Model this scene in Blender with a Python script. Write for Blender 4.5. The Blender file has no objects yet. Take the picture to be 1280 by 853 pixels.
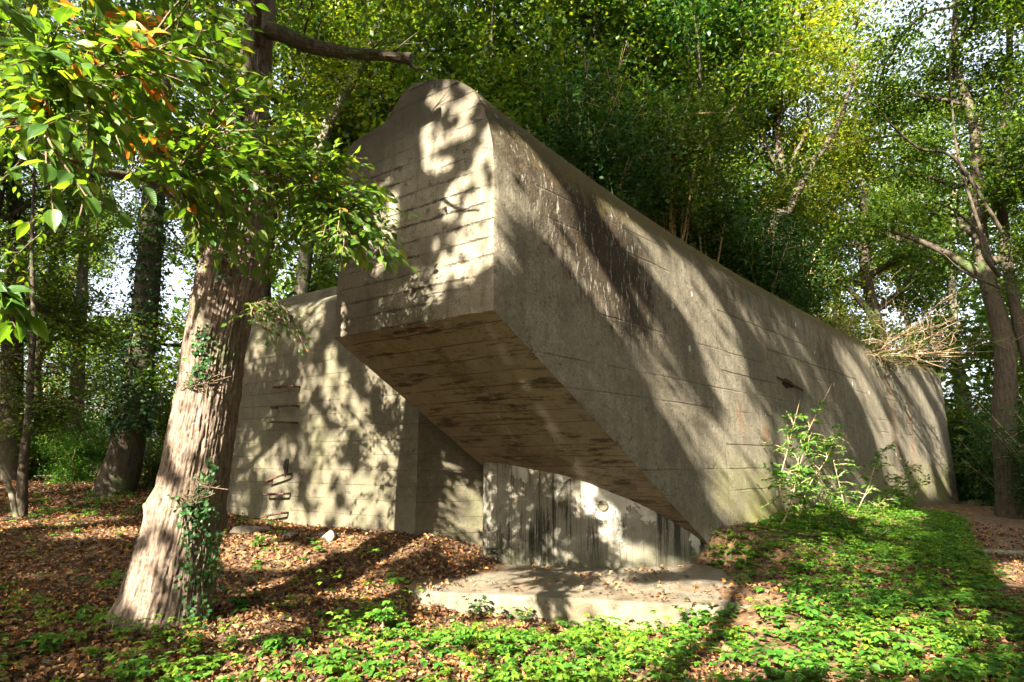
import bpy, math, random
import numpy as np
from mathutils import Vector

random.seed(7)
RNG = np.random.default_rng(11)
scene = bpy.context.scene
COL = scene.collection

# ------------------------------------------------------------------ camera maths
F, HOR, EYE = 740.0, 578.0, 1.6
TH = math.atan((HOR - 426.5) / F)

def ray(px, py):
    x = (px - 640) / F; u = -(py - 426.5) / F
    return np.array([x, math.cos(TH) - u * math.sin(TH), u * math.cos(TH) + math.sin(TH)])

def at(px, py, Y):
    r = ray(px, py); return r * (Y / r[1]) + np.array([0, 0, EYE])

def project(P):
    x, y, z = P[:, 0], P[:, 1], P[:, 2] - EYE
    d = y * math.cos(TH) + z * math.sin(TH); u = -y * math.sin(TH) + z * math.cos(TH)
    d = np.where(d < .05, .05, d)
    return 640 + F * x / d, 426.5 - F * u / d

# ------------------------------------------------------------------ the bunker's frame
AZ = math.radians(44)
D = np.array([math.sin(AZ), math.cos(AZ), 0.0])            # along the long wall
NW = np.array([D[1], -D[0], 0.0])                           # long wall's outward normal
B = np.array([-.22, 6.86, 3.38]); C = np.array([-2.6, 8.48, 3.38])
E_ = (C - B); WID = np.linalg.norm(E_); E_ = E_ / WID       # across the end face
NF = np.array([E_[1], -E_[0], 0.0])
if NF[1] > 0: NF = -NF
W0 = np.array([-1.65, 10.5, .35]); WE = np.array([-.833, .553, 0]); WN = np.array([-.553, -.833, 0])
SOF = math.tan(math.radians(31.6))

def plane_hit(px, py, p0, n):
    r = ray(px, py); o = np.array([0, 0, EYE])
    return o + r * (np.dot(p0 - o, n) / np.dot(r, n))

# ------------------------------------------------------------------ numeric helpers
def sm(x): x = np.clip(x, 0, 1); return x * x * (3 - 2 * x)

def _h(i, j, k, s):
    n = (i * 374761393 + j * 668265263 + k * 2147483647 + s * 144665) & 0xffffffff
    n = ((n ^ (n >> 13)) * 1274126177) & 0xffffffff
    return ((n ^ (n >> 16)) & 0xffff) / 65535.0

def vn(P, sc=1.0, seed=0):
    Q = np.asarray(P, dtype=float) * sc
    I = np.floor(Q).astype(np.int64); f = Q - I; f = f * f * (3 - 2 * f)
    r = 0
    for a in (0, 1):
        for b in (0, 1):
            for c in (0, 1):
                w = (f[:, 0] if a else 1 - f[:, 0]) * (f[:, 1] if b else 1 - f[:, 1]) * (f[:, 2] if c else 1 - f[:, 2])
                r = r + w * _h(I[:, 0] + a, I[:, 1] + b, I[:, 2] + c, seed)
    return r * 2 - 1

def fbm(P, sc, oct=4, seed=0):
    r = 0; a = 1.0
    for o in range(oct): r = r + a * vn(P, sc * 2 ** o, seed + o * 17); a *= .5
    return r / 1.9

def nrm(A): return A / np.maximum(np.linalg.norm(A, axis=-1, keepdims=True), 1e-9)

def mesh_from(name, V, polys, smooth=False, uv=None):
    V = np.asarray(V, dtype=np.float32)
    me = bpy.data.meshes.new(name)
    me.vertices.add(len(V)); me.vertices.foreach_set('co', V.ravel())
    polys = [np.asarray(p, dtype=np.int32) for p in polys if len(p)]
    idx = np.concatenate([p.ravel() for p in polys])
    cnt = np.concatenate([np.full(len(p), p.shape[1], dtype=np.int32) for p in polys])
    st = np.concatenate([[0], np.cumsum(cnt)[:-1]]).astype(np.int32)
    me.loops.add(len(idx)); me.loops.foreach_set('vertex_index', idx)
    me.polygons.add(len(cnt)); me.polygons.foreach_set('loop_start', st)
    if uv is not None:
        l = me.uv_layers.new(name='uv'); l.data.foreach_set('uv', np.asarray(uv, dtype=np.float32)[idx].ravel())
    me.update(calc_edges=True); me.validate()
    me.polygons.foreach_set('use_smooth', np.full(len(me.polygons), smooth))
    return me

class MB:
    """collects arrays of vertices and faces for one mesh"""
    def __init__(s): s.V = []; s.F = {}; s.n = 0
    def add(s, V, F):
        V = np.asarray(V, dtype=float); F = np.asarray(F, dtype=np.int64)
        if not len(V) or not len(F): return
        s.V.append(V); s.F.setdefault(F.shape[1], []).append(F + s.n); s.n += len(V)
    def mesh(s, name, smooth=False): return mesh_from(name, np.concatenate(s.V), [np.concatenate(f) for f in s.F.values()], smooth)

def link(name, me, mats, parent=None, loc=None):
    o = bpy.data.objects.new(name, me); COL.objects.link(o)
    for m in (mats if isinstance(mats, (list, tuple)) else [mats]): me.materials.append(m)
    if parent: o.parent = parent
    if loc is not None: o.location = loc
    return o

def tag(o, label=None, cat=None, group=None, kind=None):
    if label: o['label'] = label
    if cat: o['category'] = cat
    if group: o['group'] = group
    if kind: o['kind'] = kind
    return o

def thing(name, label, cat, loc=(0, 0, 0), group=None):
    o = bpy.data.objects.new(name, None); COL.objects.link(o); o.location = loc
    return tag(o, label, cat, group)

def spline(pts, n):
    """Catmull-Rom through pts (any width of columns)"""
    P = np.asarray(pts, dtype=float); m = len(P)
    Q = np.vstack([2 * P[0] - P[1], P, 2 * P[-1] - P[-2]])
    t = np.linspace(0, m - 1, n); i = np.minimum(t.astype(int), m - 2); f = (t - i)[:, None]
    a, b, c, d = Q[i], Q[i + 1], Q[i + 2], Q[i + 3]
    return .5 * (2 * b + (c - a) * f + (2 * a - 5 * b + 4 * c - d) * f ** 2 + (3 * b - a - 3 * c + d) * f ** 3)

def tube(path, rad, seg=6, disp=None, cap=True):
    P = np.asarray(path, dtype=float); n = len(P); rad = np.broadcast_to(np.asarray(rad, dtype=float), (n,))
    T = nrm(np.gradient(P, axis=0))
    up = np.array([0, 0, 1.0]) if abs(T[0][2]) < .9 else np.array([0, 1.0, 0])
    X = nrm(np.cross(T, up)); 
    for k in range(1, n):
        if np.dot(X[k], X[k - 1]) < 0: X[k] = -X[k]
    Y = np.cross(T, X)
    a = np.linspace(0, 2 * math.pi, seg, endpoint=False)
    R = rad[:, None] * np.ones(seg)
    if disp is not None: R = R + disp(P, a)
    V = P[:, None, :] + (np.cos(a)[None, :, None] * X[:, None, :] + np.sin(a)[None, :, None] * Y[:, None, :]) * R[:, :, None]
    i = np.arange(n - 1)[:, None] * seg; j = np.arange(seg); j2 = (j + 1) % seg
    Fq = np.stack([i + j, i + j2, i + seg + j2, i + seg + j], -1).reshape(-1, 4)
    V = V.reshape(-1, 3)
    return V, Fq

def grid_faces(nu, nv):
    i = np.arange(nu - 1)[:, None] * nv; j = np.arange(nv - 1)
    return np.stack([i + j, i + nv + j, i + nv + j + 1, i + j + 1], -1).reshape(-1, 4)

# leaf templates: x across, y along, z up
LEAF2 = (np.array([[0, 0, 0], [-.32, .5, .06], [.32, .5, .06], [0, 1, -.05]]), np.array([[0, 2, 1], [1, 2, 3]]))
LEAF6 = (np.array([[0, 0, 0], [-.27, .33, .07], [.27, .33, .07], [0, .36, 0], [-.24, .68, .05], [.24, .68, .05], [0, .7, -.02], [0, 1, -.12]]),
         np.array([[0, 3, 1], [0, 2, 3], [1, 3, 6], [1, 6, 4], [3, 2, 5], [3, 5, 6], [4, 6, 7], [6, 5, 7]]))
def _leaf_big():
    ys = np.array([0, .1, .24, .38, .52, .66, .8, .92]); ws = np.array([.02, .16, .255, .285, .275, .23, .15, .07])
    V = []
    for y, w in zip(ys, ws):
        z = -.16 * y * y
        V += [[-w, y - .02, z + w * .35 + .012 * math.sin(y * 60)], [-w * .5, y, z + w * .2], [0, y, z], [w * .5, y, z + w * .2], [w, y - .02, z + w * .35 - .012 * math.sin(y * 60)]]
    V.append([0, 1.04, -.18]); V = np.array(V); n = len(ys)
    Ft = []
    for i in range(n - 1):
        for j in range(4):
            a = i * 5 + j; Ft += [[a, a + 1, a + 6], [a, a + 6, a + 5]]
    for j in range(4): Ft.append([(n - 1) * 5 + j, (n - 1) * 5 + j + 1, n * 5])
    return V, np.array(Ft)
LEAFB = _leaf_big()
# five-lobed ground leaf (geranium / ivy like), lies in the xy plane with its stalk at the origin
def _lobed():
    k = 11; a = np.linspace(-2.3, 2.3, k); r = np.where(np.arange(k) % 2 == 1, 1.0, .62); r[0] = r[-1] = .35
    V = np.vstack([[0, 0, 0], np.stack([np.sin(a) * r * .55, np.cos(a) * r * .55 + .3, .07 * np.abs(np.sin(a)) * r], 1)])
    return V, np.array([[0, i + 2, i + 1] for i in range(k - 1)])
LOBED = _lobed()

def place(T, P, A, N, S):
    """copies of template T at P, pointing along A, facing N, size S"""
    A = nrm(A); X = nrm(np.cross(A, N)); Z = np.cross(X, A)
    S = np.broadcast_to(S, (len(P),))
    Tv, Tf = T
    V = P[:, None, :] + S[:, None, None] * (Tv[None, :, 0:1] * X[:, None, :] + Tv[None, :, 1:2] * A[:, None, :] + Tv[None, :, 2:3] * Z[:, None, :])
    Fc = (np.arange(len(P))[:, None, None] * len(Tv) + Tf[None]).reshape(-1, 3)
    return V.reshape(-1, 3), Fc

def rand_dirs(n, rng, zs=1.0):
    A = rng.normal(size=(n, 3)); A[:, 2] *= zs; return nrm(A)

# ------------------------------------------------------------------ materials
class NT:
    def __init__(s, name):
        s.m = bpy.data.materials.new(name); s.m.use_nodes = True; s.t = s.m.node_tree; s.t.nodes.clear()
        s.out = s.t.nodes.new('ShaderNodeOutputMaterial')
    def add(s, typ, ins=None, **props):
        n = s.t.nodes.new(typ)
        for k, v in props.items(): setattr(n, k, v)
        for k, v in (ins or {}).items(): s.set(n.inputs[k], v)
        return n
    def set(s, sock, v):
        if isinstance(v, bpy.types.NodeSocket): s.t.links.new(v, sock)
        else:
            if sock.type == 'RGBA' and len(v) == 3: v = (*v, 1)
            sock.default_value = v
    def math(s, op, a, b=0.0, c=0.0, clamp=False):
        n = s.add('ShaderNodeMath', {0: a, 1: b, 2: c}, operation=op); n.use_clamp = clamp; return n.outputs[0]
    def ss(s, v, lo, hi, a=0.0, b=1.0):
        n = s.add('ShaderNodeMapRange', {0: v, 1: lo, 2: hi, 3: a, 4: b}, interpolation_type='SMOOTHSTEP'); return n.outputs[0]
    def noise(s, vec, scale, detail=4, rough=.55):
        return s.add('ShaderNodeTexNoise', {'Vector': vec, 'Scale': scale, 'Detail': detail, 'Roughness': rough}).outputs['Fac']
    def vor(s, vec, scale, feature='F1'):
        return s.add('ShaderNodeTexVoronoi', {'Vector': vec, 'Scale': scale}, feature=feature).outputs['Distance']
    def vmul(s, vec, v): return s.add('ShaderNodeVectorMath', {0: vec, 1: v}, operation='MULTIPLY').outputs[0]
    def dot(s, vec, v): return s.add('ShaderNodeVectorMath', {0: vec, 1: v}, operation='DOT_PRODUCT').outputs['Value']
    def mix(s, f, a, b, blend='MIX'):
        n = s.add('ShaderNodeMix', None, data_type='RGBA', blend_type=blend)
        s.set(n.inputs[0], f); s.set(n.inputs[6], a); s.set(n.inputs[7], b); return n.outputs[2]
    def ramp(s, f, stops):
        n = s.add('ShaderNodeValToRGB', {0: f}); cr = n.color_ramp
        while len(cr.elements) < len(stops): cr.elements.new(.5)
        for e, (p, c) in zip(cr.elements, stops): e.position = p; e.color = (*c, 1)
        return n.outputs[0]
    def obj(s): return s.add('ShaderNodeTexCoord').outputs['Object']
    def bump(s, h, strength=.5, dist=.02, nrm=None):
        i = {'Height': h, 'Strength': strength, 'Distance': dist}
        if nrm is not None: i['Normal'] = nrm
        return s.add('ShaderNodeBump', i).outputs[0]
    def finish(s, col, rough=.9, normal=None, spec=.25):
        b = s.add('ShaderNodeBsdfPrincipled', {'Base Color': col, 'Roughness': rough, 'Specular IOR Level': spec})
        if normal is not None: s.set(b.inputs['Normal'], normal)
        s.t.links.new(b.outputs[0], s.out.inputs[0]); return s.m

def leaf_mat(name, stops, trans=.45, rough=.45, veins=False, tcol=(1.5, 1.35, .6)):
    t = NT(name)
    r = t.add('ShaderNodeNewGeometry').outputs['Random Per Island']
    c = t.ramp(r, stops)
    nrmv = None
    if veins:
        uv = t.add('ShaderNodeTexCoord').outputs['UV']
        x = t.math('ABSOLUTE', t.dot(uv, (1, 0, 0))); y = t.dot(uv, (0, 1, 0))
        w = t.math('FRACT', t.math('SUBTRACT', t.math('MULTIPLY', y, 9.0), t.math('MULTIPLY', x, 9.0)))
        line = t.math('MAXIMUM', t.ss(w, .0, .22, 1, 0), t.ss(x, .0, .02, 1, 0))
        c = t.mix(t.math('MULTIPLY', line, .3), c, (.2, .26, .06)); nrmv = t.bump(line, .35, .004)
    p = {'Base Color': c, 'Roughness': rough, 'Specular IOR Level': .4 if veins else .22}
    if nrmv is not None: p['Normal'] = nrmv
    b = t.add('ShaderNodeBsdfPrincipled', p)
    tr = t.add('ShaderNodeBsdfTranslucent', {'Color': t.mix(1.0, c, tcol, 'MULTIPLY')})
    mx = t.add('ShaderNodeMixShader', {0: trans, 1: b.outputs[0], 2: tr.outputs[0]})
    t.t.links.new(mx.outputs[0], t.out.inputs[0]); return t.m

def bark_mat(name, a, b, scale=1.0, moss=0.0, mossc=(.05, .08, .02)):
    t = NT(name); P = t.obj()
    v = t.vmul(P, (9 * scale, 9 * scale, 1.6 * scale))
    n1 = t.noise(v, 2.2, 5, .6); n2 = t.noise(P, 22 * scale, 4); n3 = t.noise(P, 1.3, 3)
    c = t.mix(t.ss(n1, .32, .68), a, b); c = t.mix(t.ss(n2, .35, .75, 0, .5), c, tuple(x * 1.35 for x in b))
    if moss: c = t.mix(t.ss(n3, .62 - moss * .3, .8 - moss * .3, 0, .8), c, mossc)
    return t.finish(c, .9, t.bump(t.math('ADD', n1, t.math('MULTIPLY', n2, .4)), .7, .03))

def concrete(name, kind):
    t = NT(name); P = t.obj()
    warp = t.add('ShaderNodeVectorMath', {0: P, 1: t.vmul(t.add('ShaderNodeTexNoise', {'Vector': P, 'Scale': 1.1, 'Detail': 3}).outputs['Color'], (.05, .05, .05))}, operation='ADD').outputs[0]
    big = t.noise(P, .55, 5, .6); mid = t.noise(P, 3.1, 6, .65); fine = t.noise(P, 38, 4, .7); grit = t.vor(P, 75)
    c = t.mix(t.ss(big, .3, .7), (.165, .143, .106), (.285, .256, .20))
    c = t.mix(t.ss(mid, .3, .75, 0, .55), c, (.37, .335, .265))
    c = t.mix(t.ss(mid, .34, .2, 0, .7), c, (.15, .125, .085))
    c = t.mix(t.ss(fine, .6, .42, 0, .35), c, (.12, .10, .07))
    c = t.mix(t.ss(grit, .23, .1, 0, .3), c, (.5, .46, .38))
    pit = t.noise(P, 7, 9, .8); c = t.mix(t.ss(pit, .46, .36, 0, .85), c, (.05, .042, .03)); c = t.mix(t.ss(pit, .56, .66, 0, .65), c, (.42, .385, .31))
    bh = t.vor(P, 7.0); bw_ = t.add('ShaderNodeSeparateColor', {0: t.add('ShaderNodeTexVoronoi', {'Vector': P, 'Scale': 7.0}).outputs['Color']}).outputs[0]; c = t.mix(t.math('MULTIPLY', t.ss(t.math('ADD', bh, t.math('MULTIPLY', pit, .1)), .19, .12), t.ss(bw_, .6, .75, 0, .85)), c, (.035, .03, .02))
    g1 = t.add('ShaderNodeTexVoronoi', {'Vector': P, 'Scale': 48.0}); gw = t.add('ShaderNodeSeparateColor', {0: g1.outputs['Color']}).outputs[0]
    c = t.mix(t.math('MULTIPLY', t.ss(g1.outputs['Distance'], .34, .2), t.ss(gw, .72, .9, 0, .55)), c, (.5, .46, .37)); c = t.mix(t.math('MULTIPLY', t.ss(g1.outputs['Distance'], .36, .2), t.ss(gw, .25, .1, 0, .6)), c, (.04, .033, .022))
    z = t.dot(warp, (0, 0, 1)); tt = t.math('SUBTRACT', t.dot(P, tuple(D)), float(np.dot(B, D)))
    h = t.math('ADD', t.math('MULTIPLY', t.math('ADD', fine, t.math('MULTIPLY', pit, 1.3)), .35), t.math('MULTIPLY', mid, .5))
    def lines(coord, sp, wid, fade_scale, lo=.42, hi=.62, strength=.75, col=(.07, .055, .035)):
        nonlocal c, h
        f = t.math('FRACT', t.math('DIVIDE', coord, sp)); ln = t.math('ABSOLUTE', t.math('SUBTRACT', f, .5))
        l = t.ss(ln, wid, wid * .35, 0, 1)
        fd = t.ss(t.noise(P, fade_scale, 3), lo, hi)
        c = t.mix(t.math('MULTIPLY', t.math('MULTIPLY', l, fd), strength), c, col)
        h = t.math('SUBTRACT', h, t.math('MULTIPLY', t.math('MULTIPLY', l, t.math('ADD', t.math('MULTIPLY', fd, .8), .2)), .9))
        # every board its own slight tone
        bi = t.math('FLOOR', t.math('ADD', t.math('DIVIDE', coord, sp), .5))
        wn = t.add('ShaderNodeTexWhiteNoise', {'W': bi}, noise_dimensions='1D').outputs[0]
        c = t.mix(t.math('MULTIPLY', wn, .28), c, (.15, .13, .09)); h = t.math('ADD', h, t.math('MULTIPLY', wn, .25))
    drip = t.noise(t.vmul(P, (5.5, 5.5, .35)), 1.0, 5, .6)
    if kind == 'body':
        c = t.mix(1.0, c, (.80, .79, .74), 'MULTIPLY')
        hz = t.math('MULTIPLY', t.ss(t.dot(t.add('ShaderNodeNewGeometry').outputs['Normal'], tuple(NF)), .6, .8), 1.0)
        cs = c; hs = h
        lines(z, .235, .026, 1.3, .40, .64, .65)
        jf = t.math('ABSOLUTE', t.math('SUBTRACT', t.math('FRACT', t.math('DIVIDE', z, .235)), .5)); jp = t.math('ADD', t.math('MULTIPLY', t.ss(jf, .17, .0), .16), t.noise(t.vmul(P, (1, 1, 1.6)), 7, 8, .8))
        jm = t.math('MULTIPLY', t.ss(jp, .60, .68), t.ss(t.noise(P, 1.1, 2), .46, .56)); c = t.mix(t.math('MULTIPLY', jm, .8), c, (.05, .04, .026)); h = t.math('SUBTRACT', h, t.math('MULTIPLY', jm, .7))
        c = t.mix(hz, cs, c); m = t.add('ShaderNodeMix', {0: hz, 2: hs, 3: h}, data_type='FLOAT'); h = m.outputs[0]
        # joints of the pour on the long wall
        side = t.math('SUBTRACT', 1.0, hz)
        for pos, w in ((6.02, .012), ):
            l = t.ss(t.math('ABSOLUTE', t.math('SUBTRACT', tt, t.math('ADD', pos, t.math('MULTIPLY', mid, .03)))), w, w * .3)
            c = t.mix(t.math('MULTIPLY', l, .8), c, (.09, .08, .045)); h = t.math('SUBTRACT', h, l)
        for zz, t0, t1 in ((4.55, 6.1, 11.5), (3.35, 6.1, 9.2), (1.95, 6.1, 8.5), (4.1, 8.5, 16)):
            l = t.math('MULTIPLY', t.ss(t.math('ABSOLUTE', t.math('SUBTRACT', z, zz)), .022, .006), t.math('MULTIPLY', t.ss(tt, t0, t0 + .05), t.ss(tt, t1, t1 - .8)))
            c = t.mix(t.math('MULTIPLY', l, .7), c, (.08, .065, .04)); h = t.math('SUBTRACT', h, l)
        # the coarse gravelly long wall, darker with weather
        g2 = t.noise(P, 17, 6, .75)
        c = t.mix(t.math('MULTIPLY', side, t.ss(g2, .56, .4, 0, .55)), c, (.10, .085, .055))
        h = t.math('ADD', h, t.math('MULTIPLY', t.math('MULTIPLY', side, g2), .9))
        c = t.mix(t.math('MULTIPLY', side, t.ss(drip, .42, .62, 0, .5)), c, (.11, .10, .072)); c = t.mix(t.math('MULTIPLY', side, t.ss(t.noise(P, 1.7, 7, .7), .5, .66, 0, .42)), c, (.08, .072, .05)); c = t.mix(t.math('MULTIPLY', side, t.ss(t.math('ADD', z, t.math('MULTIPLY', drip, 1.6)), 5.6, 6.4, 0, .7)), c, (.06, .05, .026))
        # black algae stain running down from the shoulder
        ax = t.math('ADD', t.math('MULTIPLY', t.math('SUBTRACT', tt, 1.9), .62), t.math('MULTIPLY', t.math('SUBTRACT', z, 5.05), .78))
        al = t.math('SUBTRACT', t.math('MULTIPLY', t.math('SUBTRACT', tt, 1.9), .78), t.math('MULTIPLY', t.math('SUBTRACT', z, 5.05), .62))
        dd = t.math('ADD', t.math('POWER', t.math('DIVIDE', t.math('ABSOLUTE', ax), .85), 2.0), t.math('POWER', t.math('DIVIDE', t.math('ABSOLUTE', al), 2.1), 2.0))
        ms = t.math('SUBTRACT', t.math('ADD', t.math('MULTIPLY', t.noise(t.vmul(P, (2.5, 2.5, 1.2)), 2.6, 8, .75), .75), t.math('MULTIPLY', g2, .25)), t.math('MULTIPLY', dd, .17))
        c = t.mix(t.math('MULTIPLY', side, t.ss(ms, .22, .40, 0, .92)), c, (.024, .017, .009))
        wl = t.noise(t.vmul(P, (9, 9, 2.2)), 1.6, 8, .78); c = t.mix(t.math('MULTIPLY', t.math('MULTIPLY', side, t.ss(ms, .12, .36)), t.ss(wl, .55, .63, 0, .8)), c, (.36, .32, .25))
        c = t.mix(t.math('MULTIPLY', t.math('MULTIPLY', side, t.ss(ms, .12, .3)), t.ss(wl, .46, .38, 0, .6)), c, (.10, .058, .02))
        ez = t.math('ADD', z, t.math('ADD', t.math('MULTIPLY', t.math('SUBTRACT', drip, .5), 1.3), t.math('MULTIPLY', t.math('SUBTRACT', mid, .5), .8))); es = t.math('MULTIPLY', t.ss(tt, .6, 2.0), t.ss(ez, 5.35, 5.75))
        c = t.mix(t.math('MULTIPLY', t.math('MULTIPLY', side, es), .85), c, (.085, .072, .02)); c = t.mix(t.math('MULTIPLY', t.math('MULTIPLY', side, es), t.ss(t.noise(P, 6, 6, .7), .5, .6, 0, .8)), c, (.13, .055, .028))
        for cx, cz, r1 in ((4.9, 4.2, .8), (7.5, 5.0, 1.2), (13, 4.6, 2.0), (.9, 5.2, .6)):
            d2 = t.math('ADD', t.math('POWER', t.math('DIVIDE', t.math('ABSOLUTE', t.math('SUBTRACT', tt, cx)), r1), 2.0), t.math('POWER', t.math('DIVIDE', t.math('ABSOLUTE', t.math('SUBTRACT', z, cz)), r1 * .7), 2.0))
            ms = t.math('SUBTRACT', t.noise(t.vmul(P, (2, 2, .9)), 1.9, 6, .7), t.math('MULTIPLY', d2, .18))
            c = t.mix(t.math('MULTIPLY', side, t.ss(ms, .42, .58, 0, .6)), c, (.06, .05, .03))
        for zz, st in ((2.6, .22), (3.0, .2), (3.75, .25), (4.9, .25), (1.5, .22), (1.1, .2), (5.3, .2)):
            l = t.math('MULTIPLY', t.ss(t.math('ABSOLUTE', t.math('SUBTRACT', t.dot(warp, (0, 0, 1)), zz)), .02, .005), t.ss(t.noise(P, .8, 4), .42, .6)); c = t.mix(t.math('MULTIPLY', t.math('MULTIPLY', l, side), .32), c, (.07, .06, .04)); h = t.math('SUBTRACT', h, t.math('MULTIPLY', l, .6))
        el = t.math('SUBTRACT', t.dot(P, tuple(E_)), float(np.dot(B, E_))); c = t.mix(t.math('MULTIPLY', hz, t.ss(t.math('ADD', el, t.math('MULTIPLY', t.math('SUBTRACT', mid, .5), .25)), 1.96, 2.06, 0, .5)), c, (.11, .085, .065))
        # pale spalls
        sp = t.vor(t.vmul(P, (1, 1, .8)), 1.25)
        c = t.mix(t.math('MULTIPLY', side, t.ss(t.math('ADD', sp, t.math('MULTIPLY', mid, .12)), .135, .115, 0, .75)), c, (.5, .48, .42))
        # rust streaks
        for cx, zt, zb, w in ((6.7, 3.1, 1.9, .22), (8.0, 2.6, 1.7, .3), (19.2, 4.8, .5, .5), (21.2, 4.4, 1.0, .35)):
            rm = t.math('MULTIPLY', t.ss(t.math('ABSOLUTE', t.math('SUBTRACT', tt, t.math('ADD', cx - .15, t.math('MULTIPLY', mid, .4)))), w, w * .3), t.math('MULTIPLY', t.ss(z, zt, zt - .3), t.ss(z, zb, zb + .5)))
            c = t.mix(t.math('MULTIPLY', rm, t.ss(t.noise(t.vmul(P, (4, 4, 1)), 2, 6), .45, .62, 0, .5)), c, (.22, .095, .035))
        # green algae at the joint and on the low wall
        c = t.mix(t.math('MULTIPLY', t.ss(z, 2.2, .4), t.math('MULTIPLY', t.ss(tt, 3.6, 5.6), t.ss(big, .4, .62, 0, .6))), c, (.20, .20, .05))
        nz = t.dot(t.add('ShaderNodeNewGeometry').outputs['Normal'], (0, 0, 1))
        c = t.mix(t.math('MULTIPLY', t.ss(nz, .12, .5), t.ss(t.noise(P, 5, 7, .75), .36, .52, 0, .9)), c, (.075, .062, .018))
        # face darker towards its crown
        c = t.mix(t.math('MULTIPLY', hz, t.ss(t.math('ADD', z, t.math('MULTIPLY', mid, 1.0)), 6.0, 7.2, 0, .8)), c, (.085, .07, .05))
        c = t.mix(t.math('MULTIPLY', hz, t.ss(t.noise(P, 1.4, 8, .72), .5, .64, 0, .6)), c, (.10, .09, .062))
        c = t.mix(t.math('MULTIPLY', hz, t.ss(t.math('ADD', t.math('MULTIPLY', drip, .5), t.math('MULTIPLY', mid, .5)), .47, .6, 0, .6)), c, (.085, .08, .05))
    elif kind == 'wing':
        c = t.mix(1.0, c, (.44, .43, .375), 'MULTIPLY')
        lines(z, .27, .026, 1.0, .40, .62, .7)
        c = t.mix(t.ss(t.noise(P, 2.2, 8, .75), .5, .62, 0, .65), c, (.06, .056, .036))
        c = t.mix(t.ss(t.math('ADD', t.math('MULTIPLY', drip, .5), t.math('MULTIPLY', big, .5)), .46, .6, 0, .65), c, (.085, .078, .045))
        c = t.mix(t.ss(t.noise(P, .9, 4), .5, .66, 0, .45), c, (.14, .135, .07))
    elif kind == 'soffit':
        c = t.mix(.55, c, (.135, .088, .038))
        lines(t.math('DIVIDE', t.dot(warp, tuple(-NF)), 1.0), .255, .035, 1.2, .3, .55, .9, (.035, .025, .012))
        pl = t.noise(t.add('ShaderNodeCombineXYZ', {0: t.math('MULTIPLY', t.dot(P, tuple(-NF)), 4.5), 1: t.math('MULTIPLY', t.dot(P, tuple(E_)), .9), 2: 0.0}).outputs[0], 1.0, 6, .7)
        pl2 = t.noise(t.add('ShaderNodeCombineXYZ', {0: t.math('MULTIPLY', t.dot(P, tuple(-NF)), 14.0), 1: t.math('MULTIPLY', t.dot(P, tuple(E_)), 2.2), 2: 0.0}).outputs[0], 1.0, 9, .75)
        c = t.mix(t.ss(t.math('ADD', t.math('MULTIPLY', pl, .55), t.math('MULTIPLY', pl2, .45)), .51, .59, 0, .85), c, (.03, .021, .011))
        c = t.mix(t.ss(t.noise(P, 1.3, 6, .7), .52, .66, 0, .6), c, (.06, .055, .025))
        c = t.mix(t.ss(pl, .36, .25, 0, .5), c, (.22, .15, .075))
    elif kind == 'recess':
        s = t.dot(warp, (.96, .28, 0)); x = t.dot(P, (1, 0, 0))
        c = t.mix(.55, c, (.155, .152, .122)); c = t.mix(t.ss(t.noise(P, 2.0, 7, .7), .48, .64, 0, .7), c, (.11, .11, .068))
        lines(s, .2, .022, 1.2, .35, .55, .75)
        dk = t.noise(t.vmul(P, (7, 7, .42)), 1.0, 10, .8); dk2 = t.noise(t.vmul(P, (19, 19, .8)), 1.0, 8, .78); zone = t.noise(t.vmul(P, (1.3, 1.3, .7)), 1.0, 3, .5)
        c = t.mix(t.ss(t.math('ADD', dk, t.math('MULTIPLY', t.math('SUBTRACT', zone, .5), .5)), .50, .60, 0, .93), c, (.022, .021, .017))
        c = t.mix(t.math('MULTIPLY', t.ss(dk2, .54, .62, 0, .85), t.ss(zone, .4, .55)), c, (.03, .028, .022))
        top = t.math('SUBTRACT', 1.62, t.math('MULTIPLY', t.math('MAXIMUM', t.math('SUBTRACT', x, .2), 0.0), .34)); dn = t.math('MAXIMUM', t.math('SUBTRACT', top, z), 0.0)
        pw = t.add('ShaderNodeVectorMath', {0: P, 1: t.vmul(t.add('ShaderNodeTexNoise', {'Vector': P, 'Scale': 12.0, 'Detail': 8}).outputs['Color'], (.2, .2, .2))}, operation='ADD').outputs[0]
        lm = t.math('SUBTRACT', t.noise(t.vmul(pw, (2.6, 2.6, 1.2)), 1.0, 4, .55), t.math('MULTIPLY', dn, .30))
        lz = t.math('ADD', t.noise(t.vmul(P, (1.5, 1.5, .5)), 1.0, 2, .5), t.math('MULTIPLY', x, .05))
        pm = t.math('MULTIPLY', t.ss(lm, .43, .455), t.ss(lz, .52, .57))
        c = t.mix(t.math('MULTIPLY', pm, t.ss(mid, .32, .5, .35, .9)), c, (.46, .445, .38)); h = t.math('ADD', h, t.math('MULTIPLY', pm, .5))
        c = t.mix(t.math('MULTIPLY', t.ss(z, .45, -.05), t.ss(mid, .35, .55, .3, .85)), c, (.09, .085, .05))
    elif kind == 'slab':
        c = t.mix(1.0, c, (.60, .59, .54), 'MULTIPLY')
        c = t.mix(t.ss(t.noise(P, 1.1, 5, .6), .44, .6, 0, .8), c, (.11, .078, .045))
        c = t.mix(t.ss(mid, .42, .6, 0, .5), c, (.15, .13, .09)); c = t.mix(t.ss(z, -.12, -.3, 0, .6), c, (.12, .10, .06))
    return t.finish(c, .92, t.bump(h, .85, .045), .2)

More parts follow.
